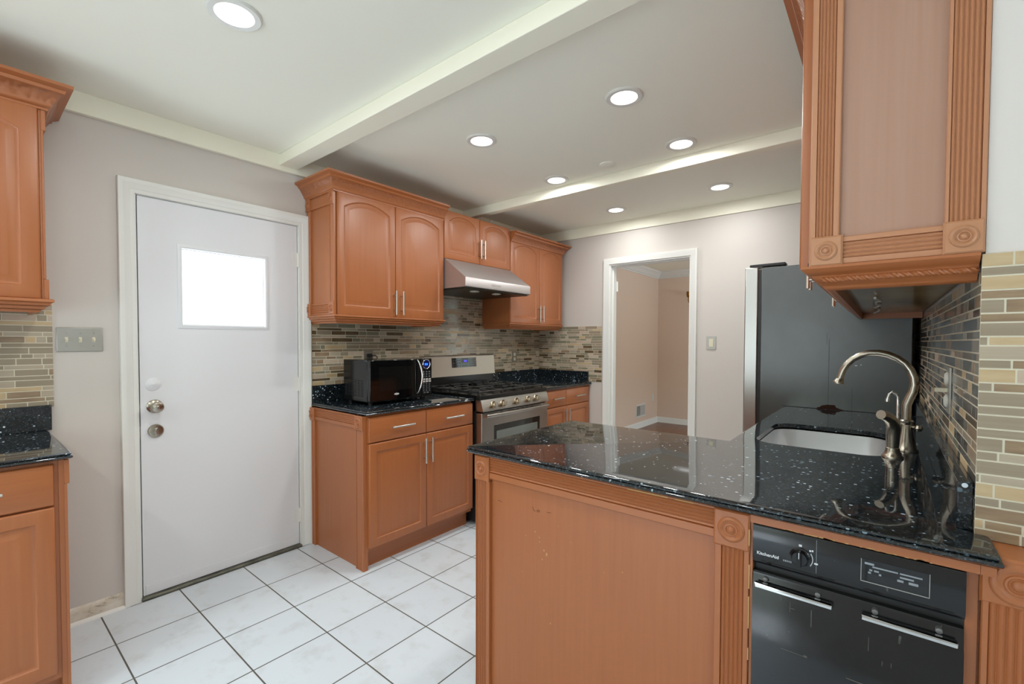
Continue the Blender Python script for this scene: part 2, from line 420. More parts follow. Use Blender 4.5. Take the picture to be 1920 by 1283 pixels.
EDGE = [(-.012, .9140), (-.006, .9130), (-.002, .9100), (-.001, .9065), (-.0055, .9035), (-.0055, .9015), (.000, .8985), (.0025, .8930), (.001, .8865), (-.005, .8815), (-.018, .8870)]
EDGE = [(o, round(.914 - (.914 - z) * .0245 / .0355, 5)) for o, z in EDGE]      # slab 25 mm thick

def mosaic(mb, a0, a1, b0, b1, c0, seed, bias=None, thick=(.026, .016)):
    rnd = random.Random(seed); wts = bias or TW; g = .0028
    mb.cur = 0; mb.box(a0, a1, b0, b1, c0, c0 + .0042)
    b = b1; k = 0
    while b > b0 + .004:
        h = thick[k % 2]; k += 1; lo = max(b0, b - h); a = a0 - rnd.random() * .1
        while a < a1:
            w = rnd.choice((.03, .045, .06, .075, .1, .1, .13, .15)) * (1.15 if h < .02 else 1)
            x0, x1 = max(a, a0), min(a + w, a1)
            if x1 - x0 > .004:
                mb.cur = 1 + rnd.choices(range(8), (wts + [0])[:8])[0]
                t = c0 + .0055
                i = [mb.p(*q) for q in ((x0, lo, c0 + .002), (x1, lo, c0 + .002), (x1, b, c0 + .002), (x0, b, c0 + .002), (x0 + .0006, lo + .0006, t), (x1 - .0006, lo + .0006, t), (x1 - .0006, b - .0006, t), (x0 + .0006, b - .0006, t))]
                for q in ((4, 5, 6, 7), (3, 2, 1, 0), (0, 1, 5, 4), (1, 2, 6, 5), (2, 3, 7, 6), (3, 0, 4, 7)): mb.face([i[z] for z in q])
            a += w + g
        b -= h + g
    mb.cur = 0
    return mb
TM = [GROUT] + TILES

# ------------------------------------------------------------------ the room
ZC, YB, XR, YW = 2.4415, 3.985, 3.036, 1.353
Y0, X1 = -2.4, 5.2
struct('floor', MB().box(-.2, X1 + .1, Y0 - .1, YB + .06, -.1, 0), floor_m)
struct('floor_hall', MB().box(-.2, 3.7, YB + .06, 7.5, -.1, 0), wfloor)
struct('ceiling', MB().box(-.2, X1 + .1, Y0 - .1, YB + .12, ZC, ZC + .1), CEIL)
wl_ = MB()
wl_.box(-.12, 0, Y0 - .1, .575, 0, ZC).box(-.12, 0, 1.393, YB + .12, 0, ZC).box(-.12, 0, .575, 1.393, 2.042, ZC)
struct('wall_left', wl_, WALL)
wb = MB()
wb.box(0, .825, YB, YB + .12, 0, ZC).box(1.59, 3.3, YB, YB + .12, 0, ZC).box(.825, 1.59, YB, YB + .12, 2.05, ZC)
struct('wall_back', wb, WALL)
struct('wall_right', MB().box(XR, XR + .12, YW + .12, YB, 0, ZC), WALL)
struct('wall_dining', MB().box(XR, X1 + .1, YW, YW + .12, 0, ZC), WALLW)
we = MB()
we.box(X1, X1 + .1, Y0 - .1, -1.5, 0, ZC).box(X1, X1 + .1, 0, YW, 0, ZC).box(X1, X1 + .1, -1.5, -.0, 0, .65).box(X1, X1 + .1, -1.5, -.0, 2.25, ZC)
struct('wall_east', we, WALLW)
wf = MB()
wf.box(0, .4, Y0 - .1, Y0, 0, ZC).box(2.3, X1, Y0 - .1, Y0, 0, ZC).box(.4, 2.3, Y0 - .1, Y0, 2.08, ZC)
struct('wall_front', wf, WALL)
# sliding patio door and dining window behind the camera
pd = MB()
for a0, a1 in ((.4, .46), (1.32, 1.38), (2.24, 2.3)): pd.box(a0, a1, Y0 - .08, Y0 - .03, .02, 2.08)
pd.box(.4, 2.3, Y0 - .08, Y0 - .03, 2.02, 2.08).box(.4, 2.3, Y0 - .08, Y0 - .03, 0, .06)
d2 = struct('door_2', pd, TRIM); MB().box(.46, 2.24, Y0 - .058, Y0 - .052, .06, 2.02).build('glass_pane', glass, d2)
dw = MB()
for b0, b1 in ((-1.5, -1.45), (-.78, -.72), (-.05, -.0)): dw.box(X1 + .02, X1 + .07, b0, b1, .65, 2.25)
dw.box(X1 + .02, X1 + .07, -1.5, -.0, .65, .7).box(X1 + .02, X1 + .07, -1.5, -.0, 2.2, 2.25)
w1 = struct('window_1', dw, TRIM); MB().box(X1 + .042, X1 + .048, -1.45, -.05, .7, 2.2).build('glass_pane', glass, w1)

# ceiling beams and flat ceiling trim
struct('trim_1', MB().box(0, X1, 1.267, 1.374, 2.375, ZC), BEAMM, bevel=.003)
struct('trim_2', MB().box(0, XR, 2.815, 2.876, 2.373, ZC), BEAMM, bevel=.003)
struct('trim_3', MB().box(0, .0265, Y0, YB - .0165, 2.346, ZC), BEAMM, bevel=.002)
struct('trim_4', MB().box(0, XR, YB - .016, YB, 2.344, ZC), BEAMM, bevel=.002)
# casing of the white door: stepped profile
CAS = [(.0, .0), (.0, .010), (.008, .013), (.018, .013), (.022, .017), (.044, .020), (.050, .024), (.066, .024), (.068, .020), (.068, 0)]
def casing(name, fr, a0, a1, top, prof=CAS):
    mb = MB(fr); rs = []
    for (a, b, da, db) in ((a0, 0, -1, 0), (a0, top, -1, 1), (a1, top, 1, 1), (a1, 0, 1, 0)):
        rs.append([(a + da * w, b + db * w, c) for w, c in prof])
    mb.rings(rs); return struct(name, mb, TRIM)
casing('trim_5', FX_(0), .578, 1.390, 2.0365)
jb = MB(); jb.box(-.12, 0, .575, .583, 0, 2.042).box(-.12, 0, 1.385, 1.393, 0, 2.042).box(-.12, 0, .575, 1.393, 2.034, 2.042)
jb.box(-.09, -.046, .575, .6, 0, 2.042).box(-.09, -.046, 1.37, 1.393, 0, 2.042)
struct('trim_6', jb, TRIM)
struct('trim_7', MB().box(-.12, .022, .578, 1.390, 0, .014), thresh, bevel=.004)
BB = [(0, 0), (.012, 0), (.012, .055), (.008, .066), (.004, .074), (0, .076)]
struct('baseboard_left', MB().sweep([(0, .232), (0, .512)], BB), dirty)
QR = [(.012, 0), (.026, 0), (.024, .008), (.018, .013), (.012, .014)]
struct('baseboard_left_shoe', MB().sweep([(0, .232), (0, .512)], QR), TRIM)

# the white exterior door
D = MB(); xf, xb = -.002, -.045
ya, yb_, za, zb = .588, 1.381, .018, 2.031
wy0, wy1, wz0, wz1 = .768, 1.190, 1.394, 1.802
D.box(xb, xf, ya, wy0, za, zb).box(xb, xf, wy1, yb_, za, zb).box(xb, xf, wy0, wy1, za, wz0).box(xb, xf, wy0, wy1, wz1, zb)
D.box(xf, xf + .004, ya + .01, yb_ - .01, za + .002, za + .05)
door1 = struct('door_1', D, DOORM)
wfm = MB(FX_(xf)); WP = [(-.003, -.02), (-.003, .004), (.002, .008), (.008, .008), (.013, .004), (.017, .003), (.017, 0)]
rs = []
for a, b, da, db in ((wy0, wz0, -1, -1), (wy1, wz0, 1, -1), (wy1, wz1, 1, 1), (wy0, wz1, -1, 1), (wy0, wz0, -1, -1)):
    rs.append([(a + da * w, b + db * w, c) for w, c in WP])
wfm.rings(rs, cap0=False, cap1=False); wfm.build('window_frame', DOORM, door1)
MB().box(-.036, -.031, wy0, wy1, wz0, wz1).build('glass_pane', glass, door1)
q = MB(FX_(0))
for a0, a1, b0, b1 in ((wy0, wy1, wz1 - .006, wz1), (wy0, wy1, wz0, wz0 + .006), (wy0, wy0 + .006, wz0 + .006, wz1 - .006), (wy1 - .006, wy1, wz0 + .006, wz1 - .006)): q.box(a0, a1, b0, b1, -.031, -.024)
q.build('glazing_bead', DOORM, door1)
def rosette_round(name, y, z, r, prof, m, parent):
    mb = MB(FX_(xf)); mb.lathe(y, z, 0, prof, 32); return mb.build(name, m, parent)
kn = rosette_round('door_knob', .645, .977, .034, [(.034, 0), (.034, .004), (.028, .010), (.012, .014), (.011, .030), (.020, .036), (.027, .046), (.028, .056), (.024, .064), (.014, .068), (0, .069)], nickel, door1)
kb = MB(FX_(xf)); kb.box(.641, .649, .969, .985, .066, .074); kb.build('lock_button', chrome, kn, bevel=.001)
db = rosette_round('deadbolt', .648, .851, .034, [(.034, 0), (.034, .005), (.030, .011), (.020, .013), (0, .0135)], nickel, door1)
kb = MB(FX_(xf)); kb.box(.644, .652, .833, .869, .012, .030); kb.build('thumb_turn', chrome, db, bevel=.002)
rosette_round('blank_cover_plate', .640, 1.090, .032, [(.033, 0), (.033, .002), (.031, .0035), (.004, .004), (.003, .0048), (0, .005)], DOORM, door1)
for z in (1.822, 1.039, .201):
    h = MB(); h.tube([(.004, 1.387, z - .045), (.004, 1.387, z + .045)], .006, 10); h.box(xf, xf + .002, 1.352, 1.385, z - .044, z + .044)
    h.build('hinge', TRIM, door1)
for z in (.977, .851):
    MB().box(-.03, -.006, .5835, .588, z - .028, z + .028).build('strike_plate', nickel, door1)

# doorway in the back wall and the hall behind it
CAS2 = [(.0, .0), (.0, .012), (.006, .015), (.014, .015), (.018, .018), (.034, .020), (.042, .024), (.053, .024), (.055, .02), (.055, 0)]
mb = MB(FY_(YB)); rs = []
for (a, b, da, db_) in ((.826, 0, -1, 0), (.826, 2.049, -1, 1), (1.589, 2.049, 1, 1), (1.589, 0, 1, 0)):
    rs.append([(a + da * w, b + db_ * w, c) for w, c in CAS2])
mb.rings(rs); struct('trim_8', mb, TRIM)
jb = MB(); jb.box(.825, .838, YB - .002, YB + .122, 0, 2.05).box(1.577, 1.59, YB - .002, YB + .122, 0, 2.05).box(.838, 1.577, YB - .002, YB + .122, 2.037, 2.05)
jb.box(.838, .85, YB + .04, YB + .078, 0, 2.037).box(1.565, 1.577, YB + .04, YB + .078, 0, 2.037).box(.85, 1.565, YB + .04, YB + .078, 2.025, 2.037)
struct('trim_9', jb, TRIM)
hg = MB(); hg.tube([(.846, YB + .124, 1.80), (.846, YB + .124, 1.90)], .008, 10); hg.box(.838, .841, YB + .082, YB + .122, 1.80, 1.90)
tag(hg.build('door_hinge', TRIM, loc=(.846, YB + .12, 1.85)), 'white hinge left on the jamb of the open doorway', 'hinge')
HY = 7.296
struct('wall_hall_left', MB().box(-.12, 0, YB + .12, HY + .1, 0, ZC), WALLH)
struct('wall_hall_back', MB().box(0, 3.7, HY, HY + .1, 0, ZC), WALLH)
wr = MB(); wr.box(3.5, 3.6, YB + .12, 4.9, 0, ZC).box(3.5, 3.6, 6.5, HY, 0, ZC).box(3.5, 3.6, 4.9, 6.5, 0, .7).box(3.5, 3.6, 4.9, 6.5, 2.1, ZC)
struct('wall_hall_right', wr, WALLH)
struct('ceiling_hall', MB().box(-.12, 3.7, YB + .12, HY + .1, ZC, ZC + .1), CEIL)
BB2 = [(0, 0), (.022, 0), (.022, .012), (.014, .022), (.013, .066), (.009, .076), (.006, .086), (0, .088)]
struct('baseboard_hall', MB().sweep([(0, HY), (0, YB + .12)][::-1] + [(3.5, HY)], BB2), TRIM)
CR2 = [(0, 2.335), (.010, 2.335), (.012, 2.350), (.020, 2.356), (.030, 2.375), (.055, 2.405), (.075, 2.418), (.080, 2.4415), (0, 2.4415)]
crh = MB().sweep([(0, YB + .12), (0, HY), (3.5, HY)], CR2)
for i in range(70): crh.box(.05 + i * .034, .05 + i * .034 + .018, HY - .024, HY - .008, 2.352, 2.372)
for i in range(60): crh.box(.008, .024, 4.2 + i * .05, 4.2 + i * .05 + .027, 2.352, 2.372)
struct('trim_10', crh, TRIM)
hv = thing('vent_register', (0, 6.63, .26), 'white wall vent register low on the wall seen through the doorway', 'vent')
MB(FX_(0)).box(6.46, 6.80, .164, .366, 0, .008).build('frame', white_p, hv, bevel=.002)
MB(FX_(0)).box(6.485, 6.775, .19, .34, .008, .009).build('grille_back', blk_m, hv)
g = MB(FX_(0))
for i in range(12):
    z = .195 + i * .0125; g.box(6.485, 6.775, z, z + .006, .009, .013)
g.box(6.60, 6.775, .19, .34, .009, .014)
g.build('louvers', lgrey_p, hv)
ho = thing('wall_outlet', (0, 7.1, .42), 'white outlet plate on the wall seen through the doorway', 'outlet')
MB(FX_(0)).box(7.06, 7.13, .36, .48, 0, .006).build('plate', white_p, ho, bevel=.002)
for z in (.395, .445): MB(FX_(0)).box(7.08, 7.11, z - .014, z + .014, .006, .008).build('receptacle', white_p, ho, bevel=.002)
sc_ = thing('wall_sconce', (.56, HY, 1.99), 'small brass wall sconce at the edge of the doorway', 'sconce')
q = MB(FY_(HY)); q.lathe(.56, 1.99, 0, [(.05, 0), (.048, .008), (.03, .018), (.012, .024), (0, .025)], 24); q.build('backplate', brass, sc_)
q = MB(FY_(HY)); q.tube([(.56, 1.98, .015), (.56, 1.93, .05), (.53, 1.91, .09), (.515, 1.95, .10), (.515, 2.0, .10)], .007); q.build('arm', brass, sc_)
q = MB(FY_(HY)); q.lathe(.515, 2.0, .10, [(.012, 0), (.022, .01), (.03, .05), (.028, .09), (.012, .092)], 20, 'b'); q.build('cup', brass, sc_)

# ------------------------------------------------------------------ ceiling lights
def make_light(x, y, z, label, r=.085):
    t = thing('recessed_light', (x, y, z), label, 'ceiling light', 'recessed ceiling lights')
    m = MB(); m.lathe(x, y, z, [(r, .001), (r, -.004), (r * .94, -.009), (r * .72, -.008), (r * .68, -.003), (r * .68, .001)], 40, cap0=False, cap1=False); m.build('trim_ring', ringm, t)
    m = MB(); m.lathe(x, y, z, [(r * .69, -.002), (r * .64, -.007), (r * .45, -.010), (r * .2, -.0115), (0, -.012)], 40, cap0=False); m.build('lens', lens_m, t)
    l = bpy.data.lights.new('recessed_lamp', 'AREA'); l.shape = 'DISK'; l.size = r * 1.25; l.energy = LAMP_W; l.color = (.97, 1, 1)
    lo = bpy.data.objects.new('recessed_lamp', l); COL.objects.link(lo); lo.parent = t; lo.location = (0, 0, -.014)
    return t
def copy_tree(o, parent=None):
    c = o.copy(); COL.objects.link(c); c.parent = parent
    for ch in o.children: copy_tree(ch, c)
    return c
L0 = make_light(1.121, .634, ZC, 'lit recessed ceiling light before the first beam, above the white door')
for x, y, lab in ((1.105, 1.896, 'lit recessed ceiling light nearest the left upper cabinets between the two beams'),
                  (1.928, 1.973, 'largest lit recessed ceiling light between the two beams'),
                  (1.083, 2.681, 'lit recessed ceiling light nearest the hood, close before the far beam'),
                  (1.960, 2.638, 'lit recessed ceiling light beside the far beam, right of the round cover plate'),
                  (1.079, 3.601, 'lit recessed ceiling light beyond the far beam, left of the pair'),
                  (1.930, 3.542, 'lit recessed ceiling light beyond the far beam, right of the pair'),
                  (1.985, .640, 'added unseen recessed ceiling light before the first beam, above the peninsula'),  # out of view, added to brighten the ceiling; continues the lamp grid
                  (1.121, -.90, 'added unseen recessed ceiling light before the patio door, left'),  # this lamp and the next are out of view, added for bounce light
                  (1.985, -.90, 'added unseen recessed ceiling light before the patio door, right'),
                  ):
    c = copy_tree(L0); c.location = (x, y, ZC); c['label'] = lab
cp = MB(); cp.lathe(1.491, 2.652, ZC, [(.05, 0), (.05, -.004), (.046, -.007), (.006, -.008), (0, -.008)], 32)
tag(cp.build('ceiling_cover_plate', CEIL, loc=(1.491, 2.652, ZC)), 'round blank white cover plate on the ceiling between four lights', 'cover plate')
hl = make_light(.78, 6.25, ZC, 'round ceiling light just seen in the top of the doorway', .12); [c for c in hl.children if c.name.startswith('lens')][0].data.materials[0] = mat('dim_lamp_lens', (1, 1, 1, 1), .4, emit=(1, .96, .9, 1), es=.9); hl['group'] = 'hall ceiling light'; hl.name = 'hall_ceiling_light'
for c in hl.children:
    if c.type == 'LIGHT': c.data.size = .34; c.data.energy = .2

# ------------------------------------------------------------------ mosaic backsplashes
tag(mosaic(MB(FX_(0)), -.75, .282, 1.016, 1.47, .0004, 11, [46, 0, 28, 16, 10, 2, 0]).build('tile_backsplash', TM, loc=(0, -.2, 1.0)), 'mosaic tile backsplash left of the door, beside the triple switch', 'backsplash')
mm = mosaic(MB(FX_(0)), 1.470, 3.985, 1.016, 1.475, .0004, 5, [34, 16, 12, 7, 8, 18, 7]); mosaic(mm, 2.312, 3.09, 1.475, 1.95, .0004, 15, [30, 22, 12, 12, 8, 8, 4])
tag(mm.build('tile_backsplash', TM, loc=(0, 2.7, 1.0)), 'long mosaic tile backsplash behind the microwave and the range', 'backsplash')
tag(mosaic(MB(FY_(3.985)), .006, .752, .920, 1.464, .0004, 8, [30, 16, 10, 6, 7, 22, 9]).build('tile_backsplash', TM, loc=(.4, 3.985, .92)), 'mosaic tile backsplash on the back wall left of the doorway', 'backsplash')
tag(mosaic(MB(FXm(XR)), -3.98, -1.3485, .916, 1.462, .0004, 21, [16, 8, 6, 5, 16, 4, 12, 40]).build('tile_backsplash', TM, loc=(XR, 2.4, .9)), 'mosaic tile backsplash on the wall behind the sink faucet', 'backsplash')  # shade on this wall comes partly from the darkened glass tile
tag(mosaic(MB(FY_(YW)), XR - .0055, 3.75, .906, 1.497, .0004, 31, [44, 0, 24, 22, 12, 2, 0]).build('tile_backsplash', TM, loc=(3.3, YW, .9)), 'honey and taupe mosaic tile at the right edge, around the corner from the sink', 'backsplash')

# ------------------------------------------------------------------ end panels
def end_panel(t, fr, a0, a1, b0, b1, sl, sr, th=.0, proud=.018, top=None, bot=None, nl=5, nr=5, nrail=5, blk_h=.078, wx=wood_x, sides_to=None):
    """plain panel with reeded stiles, a reeded rail (top or bottom) and bull's-eye blocks at its ends"""
    MB(fr).box(a0, a1, b0, b1, th - .016, th).build('side_panel', wood_v, t)
    s0, s1 = (b0, b1 - blk_h) if top else ((b0 + blk_h, b1) if bot else (b0, b1))
    fluted(MB(fr), a0, a0 + sl, s0, s1, th, th + proud, nl, sl * .16).build('fluted_stile', wood_r, t)
    fluted(MB(fr), a1 - sr, a1, s0, s1, th, th + proud, nr, sr * .16).build('fluted_stile', wood_r, t)
    if top: r0, r1 = b1 - blk_h, b1
    else: r0, r1 = b0, b0 + blk_h
    fluted(MB(fr), a0 + sl, a1 - sr, r0, r1, th, th + proud - .003, nrail, ((r1 - r0) * .28, .006) if top else (.012, (r1 - r0) * .16), 'a').build('fluted_rail', wood_r, t)
    rosette_mesh(fr, a0 - .002, a0 + sl + .002, r0 - .004, r1, th, th + proud + .008).build('rosette_block', wood_v, t)
    rosette_mesh(fr, a1 - sr - .002, a1 + .002, r0 - .004, r1, th, th + proud + .008).build('rosette_block', wood_v, t)

# ------------------------------------------------------------------ base cabinet under the microwave
FF = .6150; DT = .0200    # carcass face, door thickness -> door face .635
def base_left(t, y0, y1, split, doors, sidewall=None):
    for d in doors:
        a0, a1, hx, kind = d
        o = door_mesh(FX_(0), a0, a1, .129, .7265, FF, DT, 0, .047, .047, .047).build('door', wood_v, t)
        if hx is not None: pull(FX_(0), hx, .625, FF + DT, .158, True, o)
        o = drawer_mesh(FX_(0), a0, a1, .7325, .8765, FF, DT).build('drawer', wood_y, t)
        pull(FX_(0), (a0 + a1) / 2 + .01, .808, FF + DT, .165, False, o)
t = thing('base_cabinet', (.3, 1.89, 0), 'wooden base cabinet with two drawers under the microwave', 'cabinet')
c = MB(); c.box(.002, FF, 1.4630, 2.314, .105, .8870); c.box(.002, .555, 1.4630, 2.314, 0, .105); c.build('cabinet_box', wood_v, t)
MB().box(.555, .567, 1.475, 2.314, 0, .105).build('toe_kick', wood_y, t)
base_left(t, 1.463, 2.316, 1.894, ((1.478, 1.8925, 1.867, 0), (1.8955, 2.3145, 1.920, 0)))
end_panel(t, FY_(1.4635), .004, .612, .0, .8870, .064, .078, 0, .014, top=True, nl=4, nr=5)

def counter(t, path, closed, poly, hole=None, name='slab'):
    mb = MB(); mb.sweep(path, EDGE, closed=closed, cap=False); o_ = EDGE[0][0]; o2 = EDGE[-1][0]
    return mb
def slab_from(path, free, name, parent, hole=None):
    """countertop: path is a counter-clockwise outline; free[i] says whether edge i (to i+1) has the moulded edge"""
    P = [Vector(p) for p in path]; n = len(P)
    def off(o):
        out = []
        for i in range(n):
            d0 = P[i] - P[i - 1]; d1 = P[(i + 1) % n] - P[i]
            n0 = Vector((d0.y, -d0.x)).normalized(); n1 = Vector((d1.y, -d1.x)).normalized()
            f0, f1 = free[i - 1], free[i]
            o0, o1 = (o if f0 else 0), (o if f1 else 0)
            cr_ = n0.x * n1.y - n0.y * n1.x
            if abs(cr_) < 1e-6: q = P[i] + n0 * (o0 if f0 else o1)
            else:
                x_ = (o0 * n1.y - o1 * n0.y) / cr_; y_ = (n0.x * o1 - n1.x * o0) / cr_
                q = P[i] + Vector((x_, y_))
            out.append(q)
        return out
    mb = MB(); ids = []
    for o, z in EDGE: ids.append([mb.p(q.x, q.y, z) for q in off(o)])
    for r0, r1 in zip(ids, ids[1:]):
        for k in range(n): mb.face((r0[k], r0[(k + 1) % n], r1[(k + 1) % n], r1[k]))
    hz = []
    if hole:
        hz = [[mb.p(x_, y_, z) for x_, y_ in hole] for z in (EDGE[0][1], EDGE[0][1] - .004, EDGE[-1][1])]
        m = len(hole)
        for r0, r1 in zip(hz, hz[1:]):
            for k in range(m): mb.face((r0[k], r0[(k + 1) % m], r1[(k + 1) % m], r1[k]))
    for outer, inner in ((ids[0], hz[0] if hole else None), (ids[-1], hz[-1] if hole else None)):
        bm = bmesh.new(); vs = {}
        for i in outer + (inner or []): vs[i] = bm.verts.new(mb.v[i])
        ed = [bm.edges.new((vs[outer[k]], vs[outer[(k + 1) % len(outer)]])) for k in range(len(outer))]
        if inner: ed += [bm.edges.new((vs[inner[k]], vs[inner[(k + 1) % len(inner)]])) for k in range(len(inner))]
        bmesh.ops.triangle_fill(bm, use_beauty=True, use_dissolve=False, edges=ed)
        inv = {v: i for i, v in vs.items()}
        for f in bm.faces: mb.face([inv[v] for v in f.verts])
        bm.free()
    return mb.build(name, GRAN, parent, smooth=50)
def upstand(fr, a0, a1, b0, b1, th, parent):
    return MB(fr).box(a0, a1, b0, b1, .0056, th).build('upstand', GRAN, parent, bevel=.002)

t = thing('countertop', (.3, 1.89, .8870), 'black granite countertop carrying the black microwave', 'countertop')
slab_from([(.003, 1.456), (.642, 1.456), (.642, 2.318), (.003, 2.318)], [1, 1, 0, 0], 'slab', t)
upstand(FX_(0), 1.462, 2.318, .9142, 1.022, .024, t)

# right of the range
t = thing('base_cabinet', (.3, 3.58, 0), 'wooden base cabinet in the corner right of the range', 'cabinet')
c = MB(); c.box(.002, FF, 3.19, 3.979, .105, .8870); c.box(.002, .555, 3.19, 3.979, 0, .105); c.build('cabinet_box', wood_v, t)
base_left(t, 3.19, 3.98, 3.53, ((3.195, 3.533, 3.496, 0), (3.536, 3.942, 3.552, 0)))
t = thing('countertop', (.3, 3.58, .8870), 'black granite countertop in the corner right of the range', 'countertop')
slab_from([(.003, 3.172), (.642, 3.172), (.642, 3.979), (.003, 3.979)], [0, 1, 0, 0], 'slab', t)
upstand(FX_(0), 3.172, 3.978, .9142, 1.022, .024, t)
MB(FY_(3.9845)).box(.024, .612, .9142, 1.018, .0056, .024).build('upstand', GRAN, t, bevel=.002)

# left of the door
t = thing('base_cabinet', (.3, -.2, 0), 'wooden base cabinet cut off by the left edge of the photo', 'cabinet')
c = MB(); c.box(.002, FF, -.66, .228, .105, .8870); c.box(.002, .555, -.66, .228, 0, .105); c.build('cabinet_box', wood_v, t)
base_left(t, -.66, .228, 0, ((-.215, .216, -.18, 0), (-.65, -.218, -.25, 0)))
MB().box(.002, FF + .004, .2282, .242, 0, .8870).build('side_panel', wood_v, t)
MB().box(.555, FF + .006, .242, .250, 0, .80).build('fluted_stile', wood_r, t)
MB().box(.548, FF + .007, .242, .256, .80, .8870).build('rosette_block', wood_v, t, bevel=.002)
MB().box(.555, .567, -.66, .228, 0, .105).build('toe_kick', wood_y, t)
t = thing('countertop', (.3, -.2, .8870), 'black granite countertop left of the door at the photo edge', 'countertop')
slab_from([(.003, -.68), (.642, -.68), (.642, .262), (.003, .262)], [0, 1, 1, 0], 'slab', t)
upstand(FX_(0), -.68, .272, .9142, 1.026, .024, t)

# ------------------------------------------------------------------ wall cabinets
UF = .3207
t = thing('wall_cabinet', (.16, 1.88, 1.42), 'large two-door wooden wall cabinet with crown above the microwave', 'wall cabinet')
MB().box(.002, UF, 1.460, 2.309, 1.474, 2.23).build('cabinet_box', wood_v, t)
for a0, a1, hx in ((1.462, 1.8775, 1.863), (1.8805, 2.3065, 1.920)):
    o = door_mesh(FX_(0), a0, a1, 1.470, 2.222, UF, DT, .050, .042, .055, .044).build('door', wood_v, t)
    pull(FX_(0), hx, 1.567, UF + DT, .16, True, o)
f = FY_(1.460)
MB(f).box(.004, .325, 1.474, 2.21, 0, .006).build('side_panel', wood_v, t)
for a0, a1 in ((.004, .05), (.278, .329)):
    fluted(MB(f), a0, a1, 1.55, 2.135, .006, .018, 3, .008).build('fluted_stile', wood_r, t)
    rosette_mesh(f, a0 - .002, a1 + .002, 1.472, 1.55, .006, .026).build('rosette_block', wood_v, t)
    rosette_mesh(f, a0 - .002, a1 + .002, 2.130, 2.205, .006, .026).build('rosette_block', wood_v, t)
fluted(MB(f), .05, .278, 1.474, 1.545, .006, .016, 4, .01, 'a').build('fluted_rail', wood_r, t)
MB(f).box(.05, .278, 2.135, 2.205, .006, .016).build('frieze_rail', wood_x, t, bevel=.002)
MB().sweep([(.002, 1.442), (.335, 1.442), (.335, 2.309)], CROWN, mats=CROWNM).build('crown_molding', [wood_y, wood_c], t)
MB().sweep([(.002, 1.446), (.331, 1.446), (.331, 2.309), (.01, 2.309)], RAIL).build('light_rail', wood_y, t)
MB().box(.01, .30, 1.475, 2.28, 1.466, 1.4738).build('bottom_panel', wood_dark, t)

t = thing('wall_cabinet', (.16, 2.70, 1.94), 'short two-door wooden wall cabinet above the steel range hood', 'wall cabinet')
MB().box(.002, UF, 2.312, 3.081, 1.932, 2.288).build('cabinet_box', wood_v, t)
for a0, a1, hx in ((2.3135, 2.695, 2.682), (2.698, 3.080, 2.727)):
    o = door_mesh(FX_(0), a0, a1, 1.930, 2.290, UF, DT, .050, .046, .05, .026).build('door', wood_v, t)
    pull(FX_(0), hx, 2.046, UF + DT, .15, True, o)
t = thing('wall_cabinet', (.16, 3.5, 1.42), 'two-door wooden wall cabinet with crown in the far corner', 'wall cabinet')
MB().box(.002, UF, 3.084, 3.91, 1.478, 2.23).build('cabinet_box', wood_v, t)
for a0, a1, hx in ((3.086, 3.5165, 3.493), (3.5195, 3.908, 3.545)):
    o = door_mesh(FX_(0), a0, a1, 1.476, 2.218, UF, DT, .048, .046, .052, .042).build('door', wood_v, t)
    pull(FX_(0), hx, 1.572, UF + DT, .15, True, o)
MB().sweep([(.335, 3.086), (.335, 3.902), (.002, 3.902)], shift(CROWN, -.03), mats=CROWNM).build('crown_molding', [wood_y, wood_c], t)
MB().sweep([(.01, 3.084), (.332, 3.084), (.332, 3.91), (.01, 3.91)], shift(RAIL, .003)).build('light_rail', wood_y, t)
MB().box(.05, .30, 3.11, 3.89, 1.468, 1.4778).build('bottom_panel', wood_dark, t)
cb = MB(); cb.tube([(.20, 2.93, 2.288), (.21, 2.955, 2.325), (.215, 2.98, 2.36)], .005, 8)
tag(cb.build('cable', white_p, loc=(.2, 2.94, 2.288)), 'short white cable sticking up on the cabinet over the hood', 'cable')

t = thing('wall_cabinet', (.16, -.2, 1.42), 'wooden wall cabinet with crown cut off by the left photo edge', 'wall cabinet')
MB().box(.002, UF, -.66, .2225, 1.474, 2.23).build('cabinet_box', wood_v, t)
for a0, a1, hx in ((-.205, .2215, -.19), (-.64, -.208, -.23)):
    o = door_mesh(FX_(0), a0, a1, 1.472, 2.222, UF, DT, .050, .050, .050, .062).build('door', wood_v, t)
    pull(FX_(0), hx, 1.567, UF + DT, .16, True, o)
MB().box(.004, .333, .2227, .2285, 1.474, 2.21).build('side_panel', wood_v, t)
for a0, a1 in ((.004, .05), (.278, .334)):
    MB().box(a0, a1, .2285, .236, 1.55, 2.135).build('fluted_stile', wood_r, t, bevel=.002)
    MB().box(a0, a1 + .002, .2285, .243, 1.472, 1.55).build('rosette_block', wood_v, t, bevel=.003)
    MB().box(a0, a1 + .002, .2285, .243, 2.125, 2.205).build('rosette_block', wood_v, t, bevel=.003)
MB().sweep([(.335, -.66), (.335, .243), (.002, .243)], CROWN, mats=CROWNM).build('crown_molding', [wood_y, wood_c], t)
MB().sweep([(.336, -.66), (.336, .243), (.01, .243)], RAIL).build('light_rail', wood_y, t)

